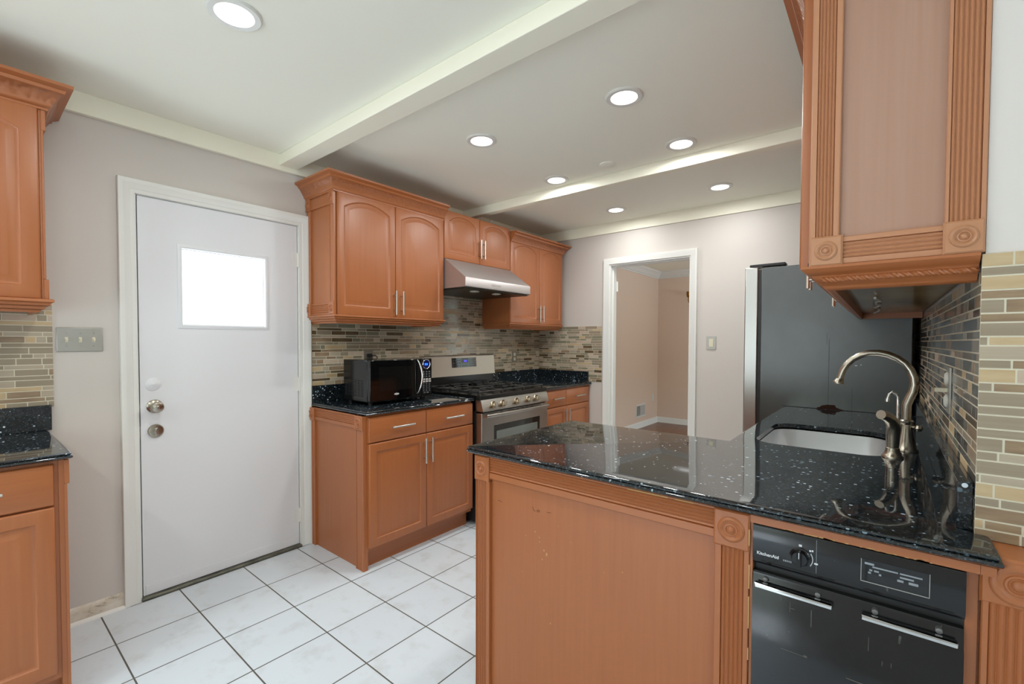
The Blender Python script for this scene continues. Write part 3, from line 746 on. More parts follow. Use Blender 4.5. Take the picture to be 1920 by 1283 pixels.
# over the sink (right)
t = thing('wall_cabinet', (2.88, 2.3, 1.44), 'tall wooden wall cabinet with rope trim above the sink', 'wall cabinet')
xs = 2.7245; yf = 1.362; yn = 3.27
MB().box(xs, 3.0345, yf, yn, 1.512, 2.215).build('cabinet_box', wood_v, t)
f = FY_(yf)
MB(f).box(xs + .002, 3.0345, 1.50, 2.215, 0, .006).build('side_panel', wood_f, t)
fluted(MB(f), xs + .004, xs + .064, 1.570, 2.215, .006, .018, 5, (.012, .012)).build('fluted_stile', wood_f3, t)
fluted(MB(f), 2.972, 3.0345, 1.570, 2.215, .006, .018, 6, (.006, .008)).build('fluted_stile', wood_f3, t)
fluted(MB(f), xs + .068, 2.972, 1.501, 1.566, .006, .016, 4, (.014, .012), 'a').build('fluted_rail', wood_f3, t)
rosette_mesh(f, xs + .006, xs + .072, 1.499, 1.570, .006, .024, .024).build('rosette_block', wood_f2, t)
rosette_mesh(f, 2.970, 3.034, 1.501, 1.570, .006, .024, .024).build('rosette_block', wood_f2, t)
LR = [(.010, 1.5005), (.011, 1.494), (.005, 1.488), (-.003, 1.482), (-.009, 1.480), (-.012, 1.476), (-.024, 1.461), (-.030, 1.458), (-.034, 1.450), (-.042, 1.444), (-.056, 1.444), (-.056, 1.5005), (.010, 1.5005)]
pth = [(3.028, yf - .012), (xs - .002, yf - .012), (xs - .002, yn), (3.028, yn)][::-1]
MB().sweep(pth, LR).build('light_rail', wood_x, t)
# rope bead on the rail's near side: a twisted strand
rope = MB(); n = 160; x0, x1_ = xs + .030, 3.026
yr, zr = yf - .012 + .0175, 1.4685
for st_ in range(3):
    rope.tube([(x0 + (x1_ - x0) * i / n, yr + .0035 * math.cos(i * .42 + st_ * 2.094), zr + .0035 * math.sin(i * .42 + st_ * 2.094)) for i in range(n + 1)], .0042, 6)
rope.build('rope_bead', wood_x, t)
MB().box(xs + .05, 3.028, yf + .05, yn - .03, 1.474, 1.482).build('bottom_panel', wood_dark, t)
dl = (yn - yf - .004) / 3
for i in range(4):
    n4 = (yn - yf - .002) / 4; a1 = -(yf + .001 + i * n4); a0 = a1 - n4 + .003
    o = door_mesh(FXm(0), a0, a1, 1.500, 2.222, -xs, .019, .084, .045, .055, .034).build('door', wood_v, t)
    pull(FXm(0), (a0 + .03) if i % 2 == 0 else (a1 - .03), 1.568, -xs + .019, .15, True, o)
CW = [(o, z) for o, z in CROWN]
MB().sweep([(3.034, yn), (xs - .016, yn), (xs - .016, yf - .020), (3.034, yf - .020)], CROWN, mats=CROWNM).build('crown_molding', [wood_y, wood_c], t)
q = MB(); pts = []
rnd = random.Random(3)
for i in range(13):
    pts.append((2.855 + .008 * math.sin(i * 1.7) + rnd.uniform(-.012, .012) - .010 * max(0, i - 9), 2.0 + i * .085, 1.466 - .004 * (i % 2)))
q.tube(pts, .0045, 8); q.build('dangling_cable', mat('crumpled_foil', lin(200, 198, 190), .4, metal=.3), t)

# ------------------------------------------------------------------ peninsula
PY = 1.262
t = thing('peninsula_cabinet', (2.2, 1.6, 0), 'wooden peninsula cabinet end panel with bullseye corner blocks', 'cabinet')
MB().box(1.686, 2.615, PY, 1.955, 0, .887).build('cabinet_box', wood_v, t)
pf = FY_(PY)
MB(pf).box(1.688, 2.625, 0, .887, 0, .004).build('side_panel', wood_v, t)
fluted(MB(pf), 1.687, 1.757, 0, .797, .004, .020, 5, (.006, .014)).build('fluted_stile', wood_r, t)
fluted(MB(pf), 2.545, 2.627, 0, .795, .004, .020, 5, (.016, .012)).build('fluted_stile', wood_r, t)
fluted(MB(pf), 1.757, 2.545, .806, .887, .004, .018, 5, (.022, .006), 'a').build('fluted_rail', wood_r, t)
rosette_mesh(pf, 1.685, 1.757, .794, .887, .004, .026, .029).build('rosette_block', wood_v, t)
rosette_mesh(pf, 2.543, 2.628, .792, .887, .004, .026, .033).build('rosette_block', wood_v, t)
w_ = MB(pf); rnd = random.Random(9)
for (a, b, w2, h2) in ((1.955, .655, .003, .006), (1.972, .640, .003, .005), (1.975, .625, .002, .006), (1.992, .600, .004, .007), (2.002, .588, .006, .010), (1.985, .568, .003, .006), (1.915, .632, .002, .004),
                       (1.90, .50, .002, .003), (2.02, .36, .003, .005), (2.10, .66, .002, .003), (2.28, .62, .002, .004), (2.22, .60, .002, .002), (2.05, .70, .002, .002)):
    w_.box(a, a + w2, b, b + h2, .0038, .0044)
build_each(w_, 'paint_chip', worn, t)
s_ = MB(pf)
s_.tube([(1.785, .728, .0042), (1.795, .730, .0042), (1.806, .726, .0042)], .0009, 5)
s_.tube([(1.945, .742, .0042), (1.949, .731, .0042), (1.957, .729, .0042)], .0009, 5)
s_.tube([(1.962, .733, .0042), (1.972, .738, .0042), (1.976, .732, .0042), (1.968, .729, .0042), (1.962, .733, .0042)], .0009, 5)
s_.tube([(2.005, .737, .0042), (2.022, .739, .0042)], .0009, 5)
build_each(s_, 'pencil_mark', pencil, t)
e_ = MB(pf)
for a0, a1, b0, b1 in ((2.30, 2.42, .8805, .884), (2.44, 2.49, .881, .884)): e_.box(a0, a1, b0, b1, .0175, .0187)
for b0, b1 in ((.70, .76), (.60, .68), (.52, .55), (.81, .85)): e_.box(2.6255, 2.6283, b0, b1, .012, .0205 if b0 < .8 else .0262)
build_each(e_, 'worn_patch', worn, t)
# frame round the compactor
t = thing('compactor_surround', (2.85, 1.4, 0), 'thin wooden rail and stiles framing the black compactor', 'cabinet frame')
MB().box(2.6285, 3.028, 1.2405, 1.262, .8685, .8868).build('top_rail', wood_x, t)
MB().box(2.6285, 2.634, 1.2445, 1.90, 0, .8685).build('stile', wood_v, t)
MB().box(3.0105, 3.0285, 1.262, 1.90, 0, .8685).build('stile', wood_v, t)
w_ = MB()
rnd = random.Random(5)
for i in range(26):
    a = 2.70 + rnd.random() * .25; w_.box(a, a + rnd.uniform(.004, .016), 1.2400, 1.2412, .8683, .8683 + rnd.uniform(.001, .0032))
build_each(w_, 'worn_patch', worn, t)
t = thing('pilaster_post', (3.07, 1.3, 0), 'wooden fluted pilaster with bullseye block right of the compactor', 'pilaster')
MB().box(3.0285, 3.050, 1.2405, 1.2515, .8685, .8868).build('rail_end', wood_x, t)
f = FY_(1.352)
MB(f).box(3.0285, 3.132, 0, .905, 0, .082).build('post', wood_v, t)
fluted(MB(f), 3.032, 3.128, 0, .815, .082, .0995, 6, (.010, .010)).build('fluted_stile', wood_r, t)
rosette_mesh(f, 3.0290, 3.132, .812, .905, .082, .1000, .041).build('rosette_block', wood_v, t)

# sink base cabinet (front faces the range)
t = thing('sink_base_cabinet', (2.7, 2.6, 0), 'wooden sink base cabinet under the granite beside the fridge', 'cabinet')
c = MB(); c.box(2.425, 2.445, 1.96, 3.275, .1, .887); c.box(2.445, 3.03, 1.96, 1.98, 0, .887); c.box(2.445, 3.03, 3.255, 3.275, 0, .887); c.box(2.49, 2.50, 1.96, 3.275, 0, .1); c.box(2.445, 3.03, 1.98, 3.255, .1, .12)
c.build('cabinet_box', wood_v, t)
for i in range(3):
    n3 = 1.28 / 3; a1 = -(1.985 + i * n3); a0 = a1 - n3 + .003
    o = door_mesh(FXm(0), a0, a1, .129, .868, -2.425, .019, 0, .047, .047, .047).build('door', wood_v, t)
    pull(FXm(0), a0 + .03, .70, -2.425 + .019, .158, True, o)

# L-shaped granite top
def rrect(x0, x1, y0, y1, r, n=8):
    out = []
    for cx, cy, a in ((x1 - r, y0 + r, -PI / 2), (x1 - r, y1 - r, 0), (x0 + r, y1 - r, PI / 2), (x0 + r, y0 + r, PI)):
        for k in range(n + 1): out.append((cx + r * math.cos(a + PI / 2 * k / n), cy + r * math.sin(a + PI / 2 * k / n)))
    return out
SX0, SX1, SY0, SY1 = 2.470, 2.900, 2.035, 2.60
t = thing('countertop', (2.5, 1.8, .8870), 'L-shaped black granite countertop on the peninsula and around the sink', 'countertop')
arc = lambda cx, cy, r, a0, n=5: [(cx + r * math.cos(a0 + PI / 2 * k / n), cy + r * math.sin(a0 + PI / 2 * k / n)) for k in range(n + 1)]
pa = arc(1.646 + .022, 1.225 + .022, .022, PI)           # rounded near-left corner
outline = pa + [(3.055, 1.225), (3.055, 1.346), (3.0295, 1.346), (3.0295, 3.283), (2.392, 3.283), (2.392, 1.986), (1.646, 1.986)]
free = [1] * len(pa) + [1, 0, 0, 0, 1, 1, 1]
slab_from(outline, free, 'slab', t, hole=rrect(SX0, SX1, SY0, SY1, .09))
MB(FXm(3.03)).box(-3.283, -1.362, .9142, 1.017, .0005, .026).build('upstand', GRAN, t, bevel=.002)

t = thing('kitchen_sink', (2.69, 2.32, .70), 'stainless steel undermount sink bowl set in the granite', 'sink')
sk = MB(); rs = []
for d, z, r in ((-.015, .8866, .105), (-.003, .8866, .093), (-.003, .880, .093), (.004, .74, .088), (.02, .705, .08), (.05, .692, .06)):
    rs.append([(a, b, z) for a, b in rrect(SX0 + d, SX1 - d, SY0 + d, SY1 - d, r)])
sk.rings(rs, cap0=False); sk.build('bowl', sinkm, t)
q = MB(); q.lathe(2.69, 2.33, .6925, [(.045, 0), (.043, .003), (.03, .0), (0, -.001)], 24); q.build('drain', chrome, t)

# faucet, sprayer, small tap
t = thing('faucet', (2.945, 2.22, .914), 'tall gooseneck brushed nickel faucet behind the sink', 'faucet')
q = MB(); q.lathe(2.945, 2.22, .9142, [(.036, 0), (.036, .006), (.031, .012), (.026, .04), (.020, .075), (.017, .098), (.021, .103), (.021, .111), (.016, .116)], 28); q.build('base', nickel, t)
pts = [(2.944, 1.02), (2.9435, 1.06), (2.944, 1.085), (2.951, 1.108), (2.960, 1.132), (2.964, 1.158), (2.9615, 1.186), (2.952, 1.212), (2.936, 1.237), (2.914, 1.255), (2.888, 1.268), (2.860, 1.2745), (2.832, 1.2735), (2.805, 1.264), (2.782, 1.249), (2.764, 1.228), (2.752, 1.204), (2.745, 1.182), (2.742, 1.168)]
q = MB(); q.tube([(a, 2.22, z) for a, z in pts], [.0145] * 4 + [.0135] * 4 + [.0125] * 4 + [.0118] * 7, 16); q.build('spout', nickel, t)
q = MB(); q.tube([(2.7425, 2.22, 1.172), (2.741, 2.22, 1.163), (2.739, 2.22, 1.156), (2.738, 2.22, 1.151)], [.0125, .015, .019, .019], 18); q.build('spout_tip', nickel, t)
q = MB(); q.tube([(2.955, 2.22, 1.005), (2.972, 2.21, 1.004)], .008, 10); q.lathe(2.978, 2.207, 1.003, [(0, -.013), (.009, -.010), (.013, 0), (.009, .010), (0, .013)], 16); q.build('side_knob', nickel, t)
t = thing('sink_sprayer', (2.905, 2.06, .914), 'brushed nickel hand sprayer standing in front of the faucet', 'sprayer')
q = MB(); q.lathe(2.905, 2.06, .9142, [(.031, 0), (.031, .004), (.026, .010), (.021, .022), (.0195, .034), (.017, .036)], 28); q.build('base', nickel, t)
q = MB(); q.tube([(2.905, 2.06, .945), (2.905, 2.06, .99), (2.906, 2.058, 1.015), (2.904, 2.05, 1.035), (2.896, 2.035, 1.052), (2.882, 2.012, 1.064), (2.872, 1.995, 1.068)], [.0175, .0195, .0205, .020, .0185, .0165, .0155], 18); q.build('spray_head', nickel, t)
t = thing('filter_tap', (2.918, 2.14, .914), 'small chrome hook-shaped tap between sprayer and faucet', 'tap')
q = MB(); q.lathe(2.918, 2.14, .9142, [(.014, 0), (.014, .004), (.008, .008)], 20); q.build('base', chrome, t)
q = MB(); q.tube([(2.918, 2.14, .92), (2.918, 2.14, 1.10), (2.917, 2.14, 1.118), (2.911, 2.139, 1.130), (2.902, 2.138, 1.134), (2.894, 2.137, 1.128), (2.890, 2.136, 1.116), (2.889, 2.136, 1.106)], .0045, 12); q.tube([(2.889, 2.136, 1.112), (2.888, 2.136, 1.100)], .0062, 12); q.build('spout', chrome, t)

# ------------------------------------------------------------------ trash compactor
t = thing('trash_compactor', (2.823, 1.5, .1), 'scuffed black built-in trash compactor with two chrome bars', 'trash compactor')
MB().box(2.635, 3.010, 1.262, 1.86, .0, .866).build('body', blk_m, t)
cpn = MB(((2.635, 0, 0), (0, 1, 0), (0, 0, 1), (1, 0, 0))); cpn.prism([(1.262, .866), (1.240, .866), (1.238, .862), (1.238, .786), (1.241, .778), (1.247, .770), (1.262, .769)], 0, .3745)
ctl = cpn.build('control_panel', comp_m, t)
cf_ = FY_(1.238)
MB(cf_).box(2.7655, 2.7662, .786, .862, -.0005, .0004).build('panel_seam', ink_d, ctl)
text('KitchenAid', 'brand_lettering', cf_, 2.6440, .7955, .0002, .0105, ink, ctl)
sm = MB(cf_)
for i in range(5): sm.box(2.7005 + i * .0036, 2.7030 + i * .0036, .7945, .7985, .0002, .0005)
sm.build('small_lettering', ink_d, ctl)
k_ = MB(cf_); k_.lathe(2.7345, .814, 0, [(.0215, 0), (.0215, .002), (.0185, .004), (.0165, .013), (.015, .015), (0, .015)], 30); kk = k_.build('control_knob', blk, t)
MB(cf_).box(2.7305, 2.7385, .797, .833, .012, .024).build('grip', blk, kk, bevel=.002)
MB(cf_).box(2.7338, 2.7352, .818, .832, .0238, .0243).build('pointer_line', ink, kk)
mk = MB(cf_); mk.box(2.7315, 2.7375, .8385, .8435, .0002, .0005); mk.box(2.752, 2.756, .832, .836, .0002, .0005); mk.box(2.757, 2.760, .833, .837, .0002, .0005); mk.box(2.762, 2.769, .8055, .809, .0002, .0005)
for i in range(8):
    a = math.radians(30 - i * 9); mk.box(2.7345 + .0245 * math.cos(a) - .0006, 2.7345 + .0245 * math.cos(a) + .0006, .814 + .0245 * math.sin(a) - .002, .814 + .0245 * math.sin(a) + .002, .0002, .0005)
mk.build('knob_markings', ink, ctl)
dp = MB(cf_); dp.box(2.8465, 2.9575, .7975, .8465, 0, .0012); dpo = dp.build('keypad', blk_g, t)
br = MB(cf_)
for a0, a1, b0, b1 in ((2.8465, 2.9575, .7975, .7988), (2.8465, 2.8475, .7975, .8465), (2.9565, 2.9575, .7975, .8465)): br.box(a0, a1, b0, b1, .0012, .002)
br.build('keypad_bezel', plate_m, dpo)
ln = MB(cf_); ln.box(2.853, 2.869, .836, .8405, .0012, .0016); ln.box(2.866, 2.908, .8315, .8345, .0012, .0016); ln.box(2.911, 2.946, .8315, .8345, .0012, .0016)
for i in range(2): ln.box(2.861 + i * .008, 2.866 + i * .011, .8235, .827, .0012, .0016)
ln.box(2.859, 2.864, .8175, .8215, .0012, .0016); ln.box(2.877, 2.881, .8175, .8215, .0012, .0016); ln.box(2.911, 2.933, .8235, .827, .0012, .0016)
ln.box(2.907, 2.917, .8155, .820, .0012, .0016); ln.box(2.925, 2.940, .8150, .820, .0012, .0016)
ln.build('keypad_lettering', ink_d, dpo)
dm = MB(((2.636, 0, 0), (0, 1, 0), (0, 0, 1), (1, 0, 0))); dm.prism([(1.262, .1), (1.236, .1), (1.234, .105), (1.234, .705), (1.240, .715), (1.243, .742), (1.247, .750), (1.262, .750)], 0, .3725)
dr = dm.build('door', comp_m, t)
for a0, a1, pc in ((2.645, 2.798, (2.664, 2.770)), (2.850, 2.998, (2.872, 2.972))):
    hb = MB(cf_); hb.box(a0, a1, .7235, .7345, .018, .025); hb.box(a0, a1, .7285, .7345, .010, .025)
    h_ = hb.build('chrome_bar', chrome, dr, bevel=.0015)
    for a in pc:
        q = MB(cf_); q.lathe(a, .739, -.006, [(.0055, 0), (.0055, .012), (.004, .013)], 14); q.build('mounting_stud', stud_m, dr)
sd = MB(FY_(1.234))
for a0, a1, b0, b1 in ((2.700, 2.748, .585, .5862), (2.745, 2.752, .5845, .589), (2.825, 2.872, .572, .574), (2.92, 2.985, .562, .5632), (2.985, 2.992, .560, .565), (2.716, 2.717, .68, .705), (2.718, 2.726, .688, .690), (2.758, 2.7595, .66, .70), (2.862, 2.863, .65, .68), (2.90, 2.901, .63, .64)):
    sd.box(a0, a1, b0, b1, -.0002, .0005)
build_each(sd, 'scuff_mark', mat('grime', lin(88, 85, 78), .8), dr)
MB().box(2.65, 3.0, 1.30, 1.31, 0, .098).build('toe_plate', blk_m, t)

# ------------------------------------------------------------------ refrigerator
t = thing('refrigerator', (2.6, 3.63, 0), 'tall refrigerator with black textured side and stainless doors', 'refrigerator')
MB().box(2.256, 2.995, 3.290, 3.970, .02, 1.790).build('body', fridge_m, t, bevel=.004)
MB().box(2.238, 2.256, 3.298, 3.962, .03, 1.78).build('door_gasket', blk_m, t)
for y0, y1, hy in ((3.290, 3.628, 3.60), (3.632, 3.970, 3.66)):
    o = MB().box(2.160, 2.238, y0, y1, .70, 1.797).build('door', fr_steel, t, bevel=.006)
    q = MB(); q.tube([(2.16, hy, .86), (2.118, hy, .88), (2.118, hy, 1.6), (2.16, hy, 1.62)], .011, 12); q.build('door_handle', steel, o)
o = MB().box(2.160, 2.238, 3.290, 3.970, .06, .692).build('freezer_drawer', fr_steel, t, bevel=.006)
q = MB(); q.tube([(2.16, 3.36, .62), (2.118, 3.37, .62), (2.118, 3.89, .62), (2.16, 3.90, .62)], .011, 12); q.build('door_handle', steel, o)
MB().box(2.185, 2.387, 3.30, 3.38, 1.798, 1.816).build('hinge_cover', blk_m, t, bevel=.004)
MB().box(2.185, 2.387, 3.88, 3.96, 1.798, 1.816).build('hinge_cover', blk_m, t, bevel=.004)
MB().box(2.20, 2.26, 3.305, 3.325, 1.7965, 1.803).build('hinge_plate', plate_m, t)
q = MB(); q.box(2.27, 2.33, 3.33, 3.37, 0, .02).box(2.92, 2.98, 3.33, 3.37, 0, .02).box(2.27, 2.33, 3.89, 3.93, 0, .02).box(2.92, 2.98, 3.89, 3.93, 0, .02); build_each(q, 'foot', blk_m, t)
ff = FY_(3.290)
q = MB(ff); q.box(2.6215, 2.6232, .915, 1.335, -.0005, .0006); q.box(2.610, 2.6112, 1.30, 1.37, -.0005, .0006); q.box(2.735, 2.7362, .915, 1.05, -.0005, .0006); q.box(2.38, 3.0, .9145, .9165, -.0005, .0008); build_each(q, 'scratch', scratch, t)
rp_ = MB(ff); pl = []
rnd = random.Random(2)
for i in range(24):
    u = i / 23; x_ = 2.572 + .155 * u if False else 2.566 + .13 * u
    pl.append((x_, .914 + .026 * math.sin(PI * u) ** .8 * (1 if u < .7 else .55) + rnd.uniform(0, .005)))
rp_.prism([(2.566, .9142)] + pl + [(2.70, .9142)], -.0004, .001); rp_.build('rust_spot', rust, t)
q = MB(ff); q.box(2.745, 2.757, 1.178, 1.181, -.0004, .0008).box(2.772, 2.776, 1.182, 1.187, -.0004, .0008); build_each(q, 'white_mark', ink, t)

# ------------------------------------------------------------------ range
RY0, RY1 = 2.330, 3.138
t = thing('gas_range', (.35, 2.73, 0), 'stainless steel gas range with black cooktop and five knobs', 'range')
MB().box(.03, .640, RY0 + .004, RY1 - .004, .03, .905).build('body', blk_m, t)
cx = MB(); cx.box(.045, .690, RY0, RY1, .897, .930); ck = cx.build('cooktop', cook, t, bevel=.004)
bgd = MB(FX_(0)); bgd.box(RY0 + .006, RY1 + .012, .93, 1.022, .03, .075); bgd.build('backguard_base', cook, t)
bgm = MB(((0, RY0 + .002, 0), (1, 0, 0), (0, 0, 1), (0, 1, 0))); bgm.prism([(.03, 1.022), (.100, 1.022), (.098, 1.036), (.086, 1.186), (.078, 1.194), (.03, 1.194)], 0, RY1 + .014 - RY0)
bgo = bgm.build('backguard', steel_b, t)
bf = ((.1, 0, 1.022), (0, 1, 0), (-.0798, 0, .9968), (.9968, 0, .0798))
dd = MB(bf).box(2.622, 2.914, .070, .150, -.004, .001).build('control_display', blk_g, t)
MB(bf).box(2.735, 2.815, .108, .145, .001, .0016).build('display_window', mat('display_grey', lin(70, 66, 62), .2), dd)
q = MB(bf); q.box(2.766, 2.778, .115, .130, .0016, .0022).box(2.782, 2.794, .115, .130, .0016, .0022); build_each(q, 'clock_digit', violet_e, dd)
q = MB(bf)
for i in range(4):
    for j in range(3): q.box(2.634 + i * .025, 2.646 + i * .025, .080 + j * .022, .088 + j * .022, .001, .0015)
for i in range(4):
    for j in range(4): q.box(2.832 + i * .019, 2.842 + i * .019, .076 + j * .017, .083 + j * .017, .001, .0015)
for i in range(3): q.box(2.742 + i * .022, 2.756 + i * .022, .078, .084, .001, .0015)
build_each(q, 'keypad_button', grey_p, dd)
# slanted control panel with knobs
pn = MB(((0, RY0 + .004, 0), (1, 0, 0), (0, 0, 1), (0, 1, 0))); pn.prism([(.60, .897), (.690, .897), (.695, .892), (.718, .822), (.712, .816), (.60, .816)], 0, RY1 - RY0 - .008)
po = pn.build('control_panel', steel, t, bevel=.002)
nx_, nz_ = Vector((.07, 0, .023)).normalized().x, Vector((.07, 0, .023)).normalized().z
for y in (2.447, 2.551, 2.713, 2.862, 2.966):
    kf = ((.707, y, .857), (0, 1, 0), (-nz_, 0, nx_), (nx_, 0, nz_))
    k_ = MB(kf); k_.lathe(0, 0, 0, [(.027, 0), (.027, .004), (.023, .007), (.0215, .026), (.019, .030), (0, .030)], 28); ko = k_.build('control_knob', knobm, t)
    MB(kf).box(-.006, .006, -.021, .021, .028, .038).build('grip', steel, ko, bevel=.002)
od = MB(); od.box(.640, .700, RY0 + .006, RY1 - .002, .20, .806); do = od.build('oven_door', steel, t, bevel=.004)
MB(FX_(.700)).box(2.465, 3.027, .36, .706, -.001, .0015).build('window_border', ovglass, do, bevel=.001)
MB(FX_(.7015)).box(2.492, 2.995, .40, .662, -.0005, .0008).build('window_glass', ovin, do)
q = MB(); pts = [(.700, 2.352, .778), (.728, 2.352, .788)]
n = 14
for i in range(n + 1): pts.append((.735 + .012 * math.sin(PI * i / n), 2.345 + (3.098 - 2.345) * i / n, .788))
pts += [(.728, 3.094, .788), (.700, 3.094, .778)]
q.tube(pts, .0125, 14); q.build('oven_handle', steel, do)
vs_ = MB(FX_(.700))
for y in (2.53, 2.62, 2.66, 2.72, 2.78, 2.84, 2.90): vs_.box(y, y + .035, .795, .799, -.001, .0006)
vs_.build('vent_grille', blk_m, do)
MB().box(.640, .698, RY0 + .006, RY1 - .002, .05, .195).build('warming_drawer', steel, t, bevel=.004)
# burners and grates
for y, rr in ((2.47, .042), (2.734, .05), (2.99, .045)):
    for x in (.22, .50):
        if y == 2.734 and x == .50: continue
        xx = .36 if y == 2.734 else x
        b_ = MB(); b_.lathe(xx, y, .930, [(rr + .012, 0), (rr + .010, .008), (rr, .010), (rr, .016), (rr - .006, .020), (0, .021)], 24); b_.build('burner', iron, t)
for y0, y1 in ((RY0 + .02, RY0 + .268), (RY0 + .276, RY1 - .276), (RY1 - .268, RY1 - .02)):
    g = MB(); x0, x1_ = .085, .655; zt = .956; w = .006
    def bar(xa, ya, xb, yb): g.box(min(xa, xb) - w, max(xa, xb) + w, min(ya, yb) - w, max(ya, yb) + w, zt - .012, zt)
    bar(x0, y0, x0, y1); bar(x1_, y0, x1_, y1); bar(x0, y0, x1_, y0); bar(x0, y1, x1_, y1); ym = (y0 + y1) / 2
    bar(x0, ym, .16, ym); bar(.29, ym, .43, ym); bar(.57, ym, x1_, ym); bar(.36, y0, .36, y1)
    for x in (.22, .50): bar(x, y0, x, y0 + .07); bar(x, y1 - .07, x, y1)
    for x in (x0, .18, .27, .36, .45, .56, x1_):
        for y in (y0, y1): g.box(x - .008, x + .008, y - .006, y + .006, .929, zt)
    g.build('burner_grate', iron, t, bevel=.002, seg=1)

# ------------------------------------------------------------------ hood
t = thing('range_hood', (.3, 2.70, 1.70), 'slanted stainless steel range hood under the short cabinet', 'range hood')
hp = MB(((0, 2.3145, 0), (1, 0, 0), (0, 0, 1), (0, 1, 0)))
hp.prism([(.012, 1.928), (.345, 1.928), (.350, 1.922), (.556, 1.776), (.560, 1.770), (.560, 1.708), (.555, 1.704), (.012, 1.704)], 0, .765)
hp.build('hood_shell', hood_m, t, bevel=.002)
MB().box(.03, .545, 2.33, 3.063, 1.694, 1.7035).build('filter_panel', hood_in, t, bevel=.003)
for y in (2.52, 2.772):
    q = MB(); q.lathe(.45, y, 1.694, [(.036, 0), (.036, -.005), (.028, -.008), (0, -.009)], 24, cap0=False); o = q.build('hood_lamp', dull_lens, t)
q = MB(); q.box(.5595, .5612, 2.59, 2.70, 1.735, 1.745); q.build('badge', chrome, t)

# ------------------------------------------------------------------ microwave
t = thing('microwave', (.3, 1.85, .914), 'black countertop microwave with chrome handle beside the range', 'microwave')
mx0, mxf, my0, my1, mz0, mz1 = .15, .450, 1.606, 2.096, .932, 1.194
MB().box(mx0, mxf - .03, my0, my1, mz0, mz1).build('body', blk, t, bevel=.005)
o = MB().box(mxf - .0295, mxf, my0, 2.004, mz0 + .002, mz1).build('door', blk_g, t, bevel=.004)
MB(FX_(mxf)).box(1.670, 1.935, .998, 1.150, -.001, .0006).build('door_window', mat('tinted_mesh_window', lin(18, 17, 16), .08), o)
q = MB(FX_(mxf)); q.rings([[(1.801 + .020 * math.cos(a) * (1 if abs(math.cos(a)) < .75 else .96), .9735 + .0065 * math.sin(a), c) for a in [2 * PI * k / 20 for k in range(20)]] for c in (-.001, .0015)]); q.build('badge', lgrey_p, o)
q = MB(FX_(mxf)); pts = []
for i in range(17):
    u = i / 16; z = 1.188 - .226 * u; pts.append((1.968 + .018 * math.sin(PI * u), z, .004 + .028 * math.sin(PI * u) ** .7))
q.tube(pts, [.004 + .0035 * math.sin(PI * i / 16) for i in range(17)], 10); q.build('door_handle', chrome, o)
cpm = MB().box(mxf - .0295, mxf, 2.006, my1, mz0 + .002, mz1).build('control_panel', blk_g, t, bevel=.004)
ff = FX_(mxf)
q = MB(ff); q.lathe(2.046, 1.156, 0, [(.034, -.001), (.034, .004), (.031, .006), (.028, .004), (.027, .001)], 32, cap0=False, cap1=False); q.build('dial_ring', chrome, cpm)
q = MB(ff); q.lathe(2.046, 1.156, 0, [(.027, -.001), (.027, .001), (0, .0012)], 32); do_ = q.build('display', mat('deep_blue_display', lin(6, 10, 40), .1, emit=lin(10, 20, 120), es=.4), t)
q = MB(ff); q.box(2.032, 2.043, 1.148, 1.162, .0012, .002).box(2.047, 2.058, 1.148, 1.162, .0012, .002); build_each(q, 'clock_digit', blue_e, do_)
q = MB(ff)
for i in range(3):
    for z in (1.104, 1.088, 1.072, 1.022, 1.010, .998, .986, .975): q.box(2.016 + i * .025, 2.030 + i * .025, z - (.005 if z > 1.05 else .003), z + (.005 if z > 1.05 else .003), -.001, .001)
for y in (2.022, 2.049): q.box(y, y + .018, .957, .967, -.001, .001)
build_each(q, 'keypad_button', grey_p, cpm)
q = MB(ff)
for i in range(3):
    for z in (1.053, 1.038): q.box(2.014 + i * .026, 2.034 + i * .026, z - .0055, z + .0055, -.001, .0014)
build_each(q, 'keypad_button', lgrey_p, cpm)
q = MB(FY_(my0))
for i in range(6):
    for j in range(11):
        q.box(.170 + i * .036, .195 + i * .036, .966 + j * .0097, .9705 + j * .0097, -.0005, .0007)
q.build('side_vent_grille', mat('vent_black', (.003, .003, .003, 1), .8), t)
q = MB()
for x in (.18, .40):
    for y in (1.64, 2.06): q.lathe(x, y, .9142, [(.012, 0), (.014, .018)], 14)
build_each(q, 'foot', plug_m, t)

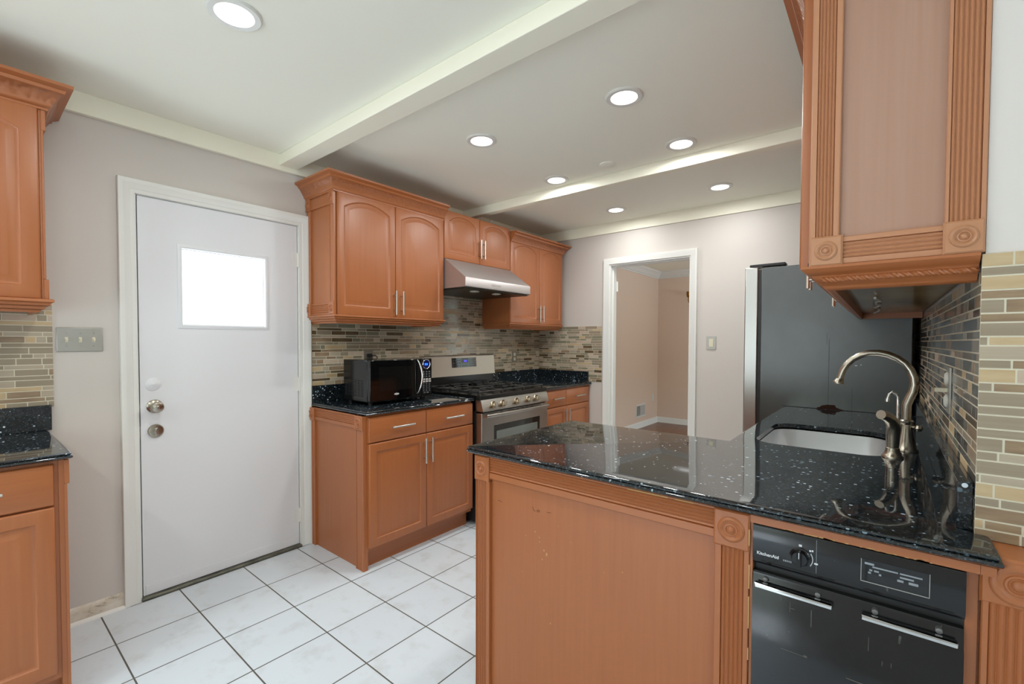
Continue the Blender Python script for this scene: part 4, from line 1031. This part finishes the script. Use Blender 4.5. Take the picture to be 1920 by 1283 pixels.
# ------------------------------------------------------------------ wall plates
def toggle(fr, a, b, parent, m=ivory_p, c=.006, ln=.014, up=.004):
    q = MB(fr); q.box(a - .0055, a + .0055, b - .012, b + .012, c - .001, c + .0012)
    q.prism([(a - .0042, b - .005), (a + .0042, b - .005), (a + .0042, b + .005), (a - .0042, b + .005)], c, c + ln)
    return q.build('toggle', m, parent, bevel=.001)
f = FX_(0)
t = thing('light_switch', (0, .372, 1.315), 'steel triple light switch plate between the tile and the door', 'light switch')
MB(f).box(.293, .451, 1.2605, 1.3705, 0, .006).build('plate', plate_m, t, bevel=.003)
for a in (.326, .372, .418):
    toggle(f, a, 1.315, t)
    for b in (1.345, 1.287):
        q = MB(f); q.lathe(a, b, .006, [(.0035, -.0005), (.003, .001), (0, .0012)], 10); q.build('screw', steel, t)
f = FY_(YB)
t = thing('light_switch', (1.76, YB, 1.305), 'steel single rocker switch plate right of the doorway', 'light switch')
MB(f).box(1.7235, 1.7985, 1.250, 1.362, 0, .005).build('plate', plate_m, t, bevel=.002)
MB(f).box(1.744, 1.778, 1.272, 1.340, .005, .008).build('rocker', ivory_p, t, bevel=.001)
f = FX_(.0055)
t = thing('wall_outlet', (.01, 3.553, 1.16), 'taupe outlet plate on the tile right of the range', 'outlet')
MB(f).box(3.516, 3.590, 1.106, 1.212, 0, .005).build('plate', mat('taupe_plate', lin(140, 130, 112), .4), t, bevel=.002)
for z in (1.183, 1.137): MB(f).box(3.539, 3.566, z - .015, z + .015, .005, .0075).build('receptacle', white_p, t, bevel=.004)
t = thing('wall_outlet', (.01, 1.887, 1.2), 'outlet with a black plug on the tile behind the microwave', 'outlet')
MB(f).box(1.850, 1.922, 1.135, 1.245, 0, .005).build('plate', mat('grey_plate', lin(118, 110, 98), .4), t, bevel=.002)
q = MB(f); q.box(1.872, 1.900, 1.196, 1.222, .004, .030); q.tube([(1.886, 1.205, .028), (1.915, 1.210, .042), (1.925, 1.200, .05), (1.92, 1.16, .06)], .004, 8)
q.build('plug', plug_m, t, bevel=.003)
f = FXm(XR - .0055)
t = thing('light_switch', (XR, 1.86, 1.17), 'steel toggle switch plate on the tile right of the faucet', 'light switch')
MB(f).box(-1.902, -1.822, 1.105, 1.242, 0, .006).build('plate', plate_m, t, bevel=.002)
q = MB(f)
for z in (1.207, 1.140): q.lathe(-1.872, z, .006, [(.020, -.001), (.020, .003), (.014, .007), (0, .008)], 20)
build_each(q, 'receptacle', white_p, t)
q = MB(f); q.prism([(-1.876, 1.166), (-1.867, 1.166), (-1.867, 1.178), (-1.876, 1.178)], .005, .034); q.build('toggle', ivory_p, t, bevel=.001)
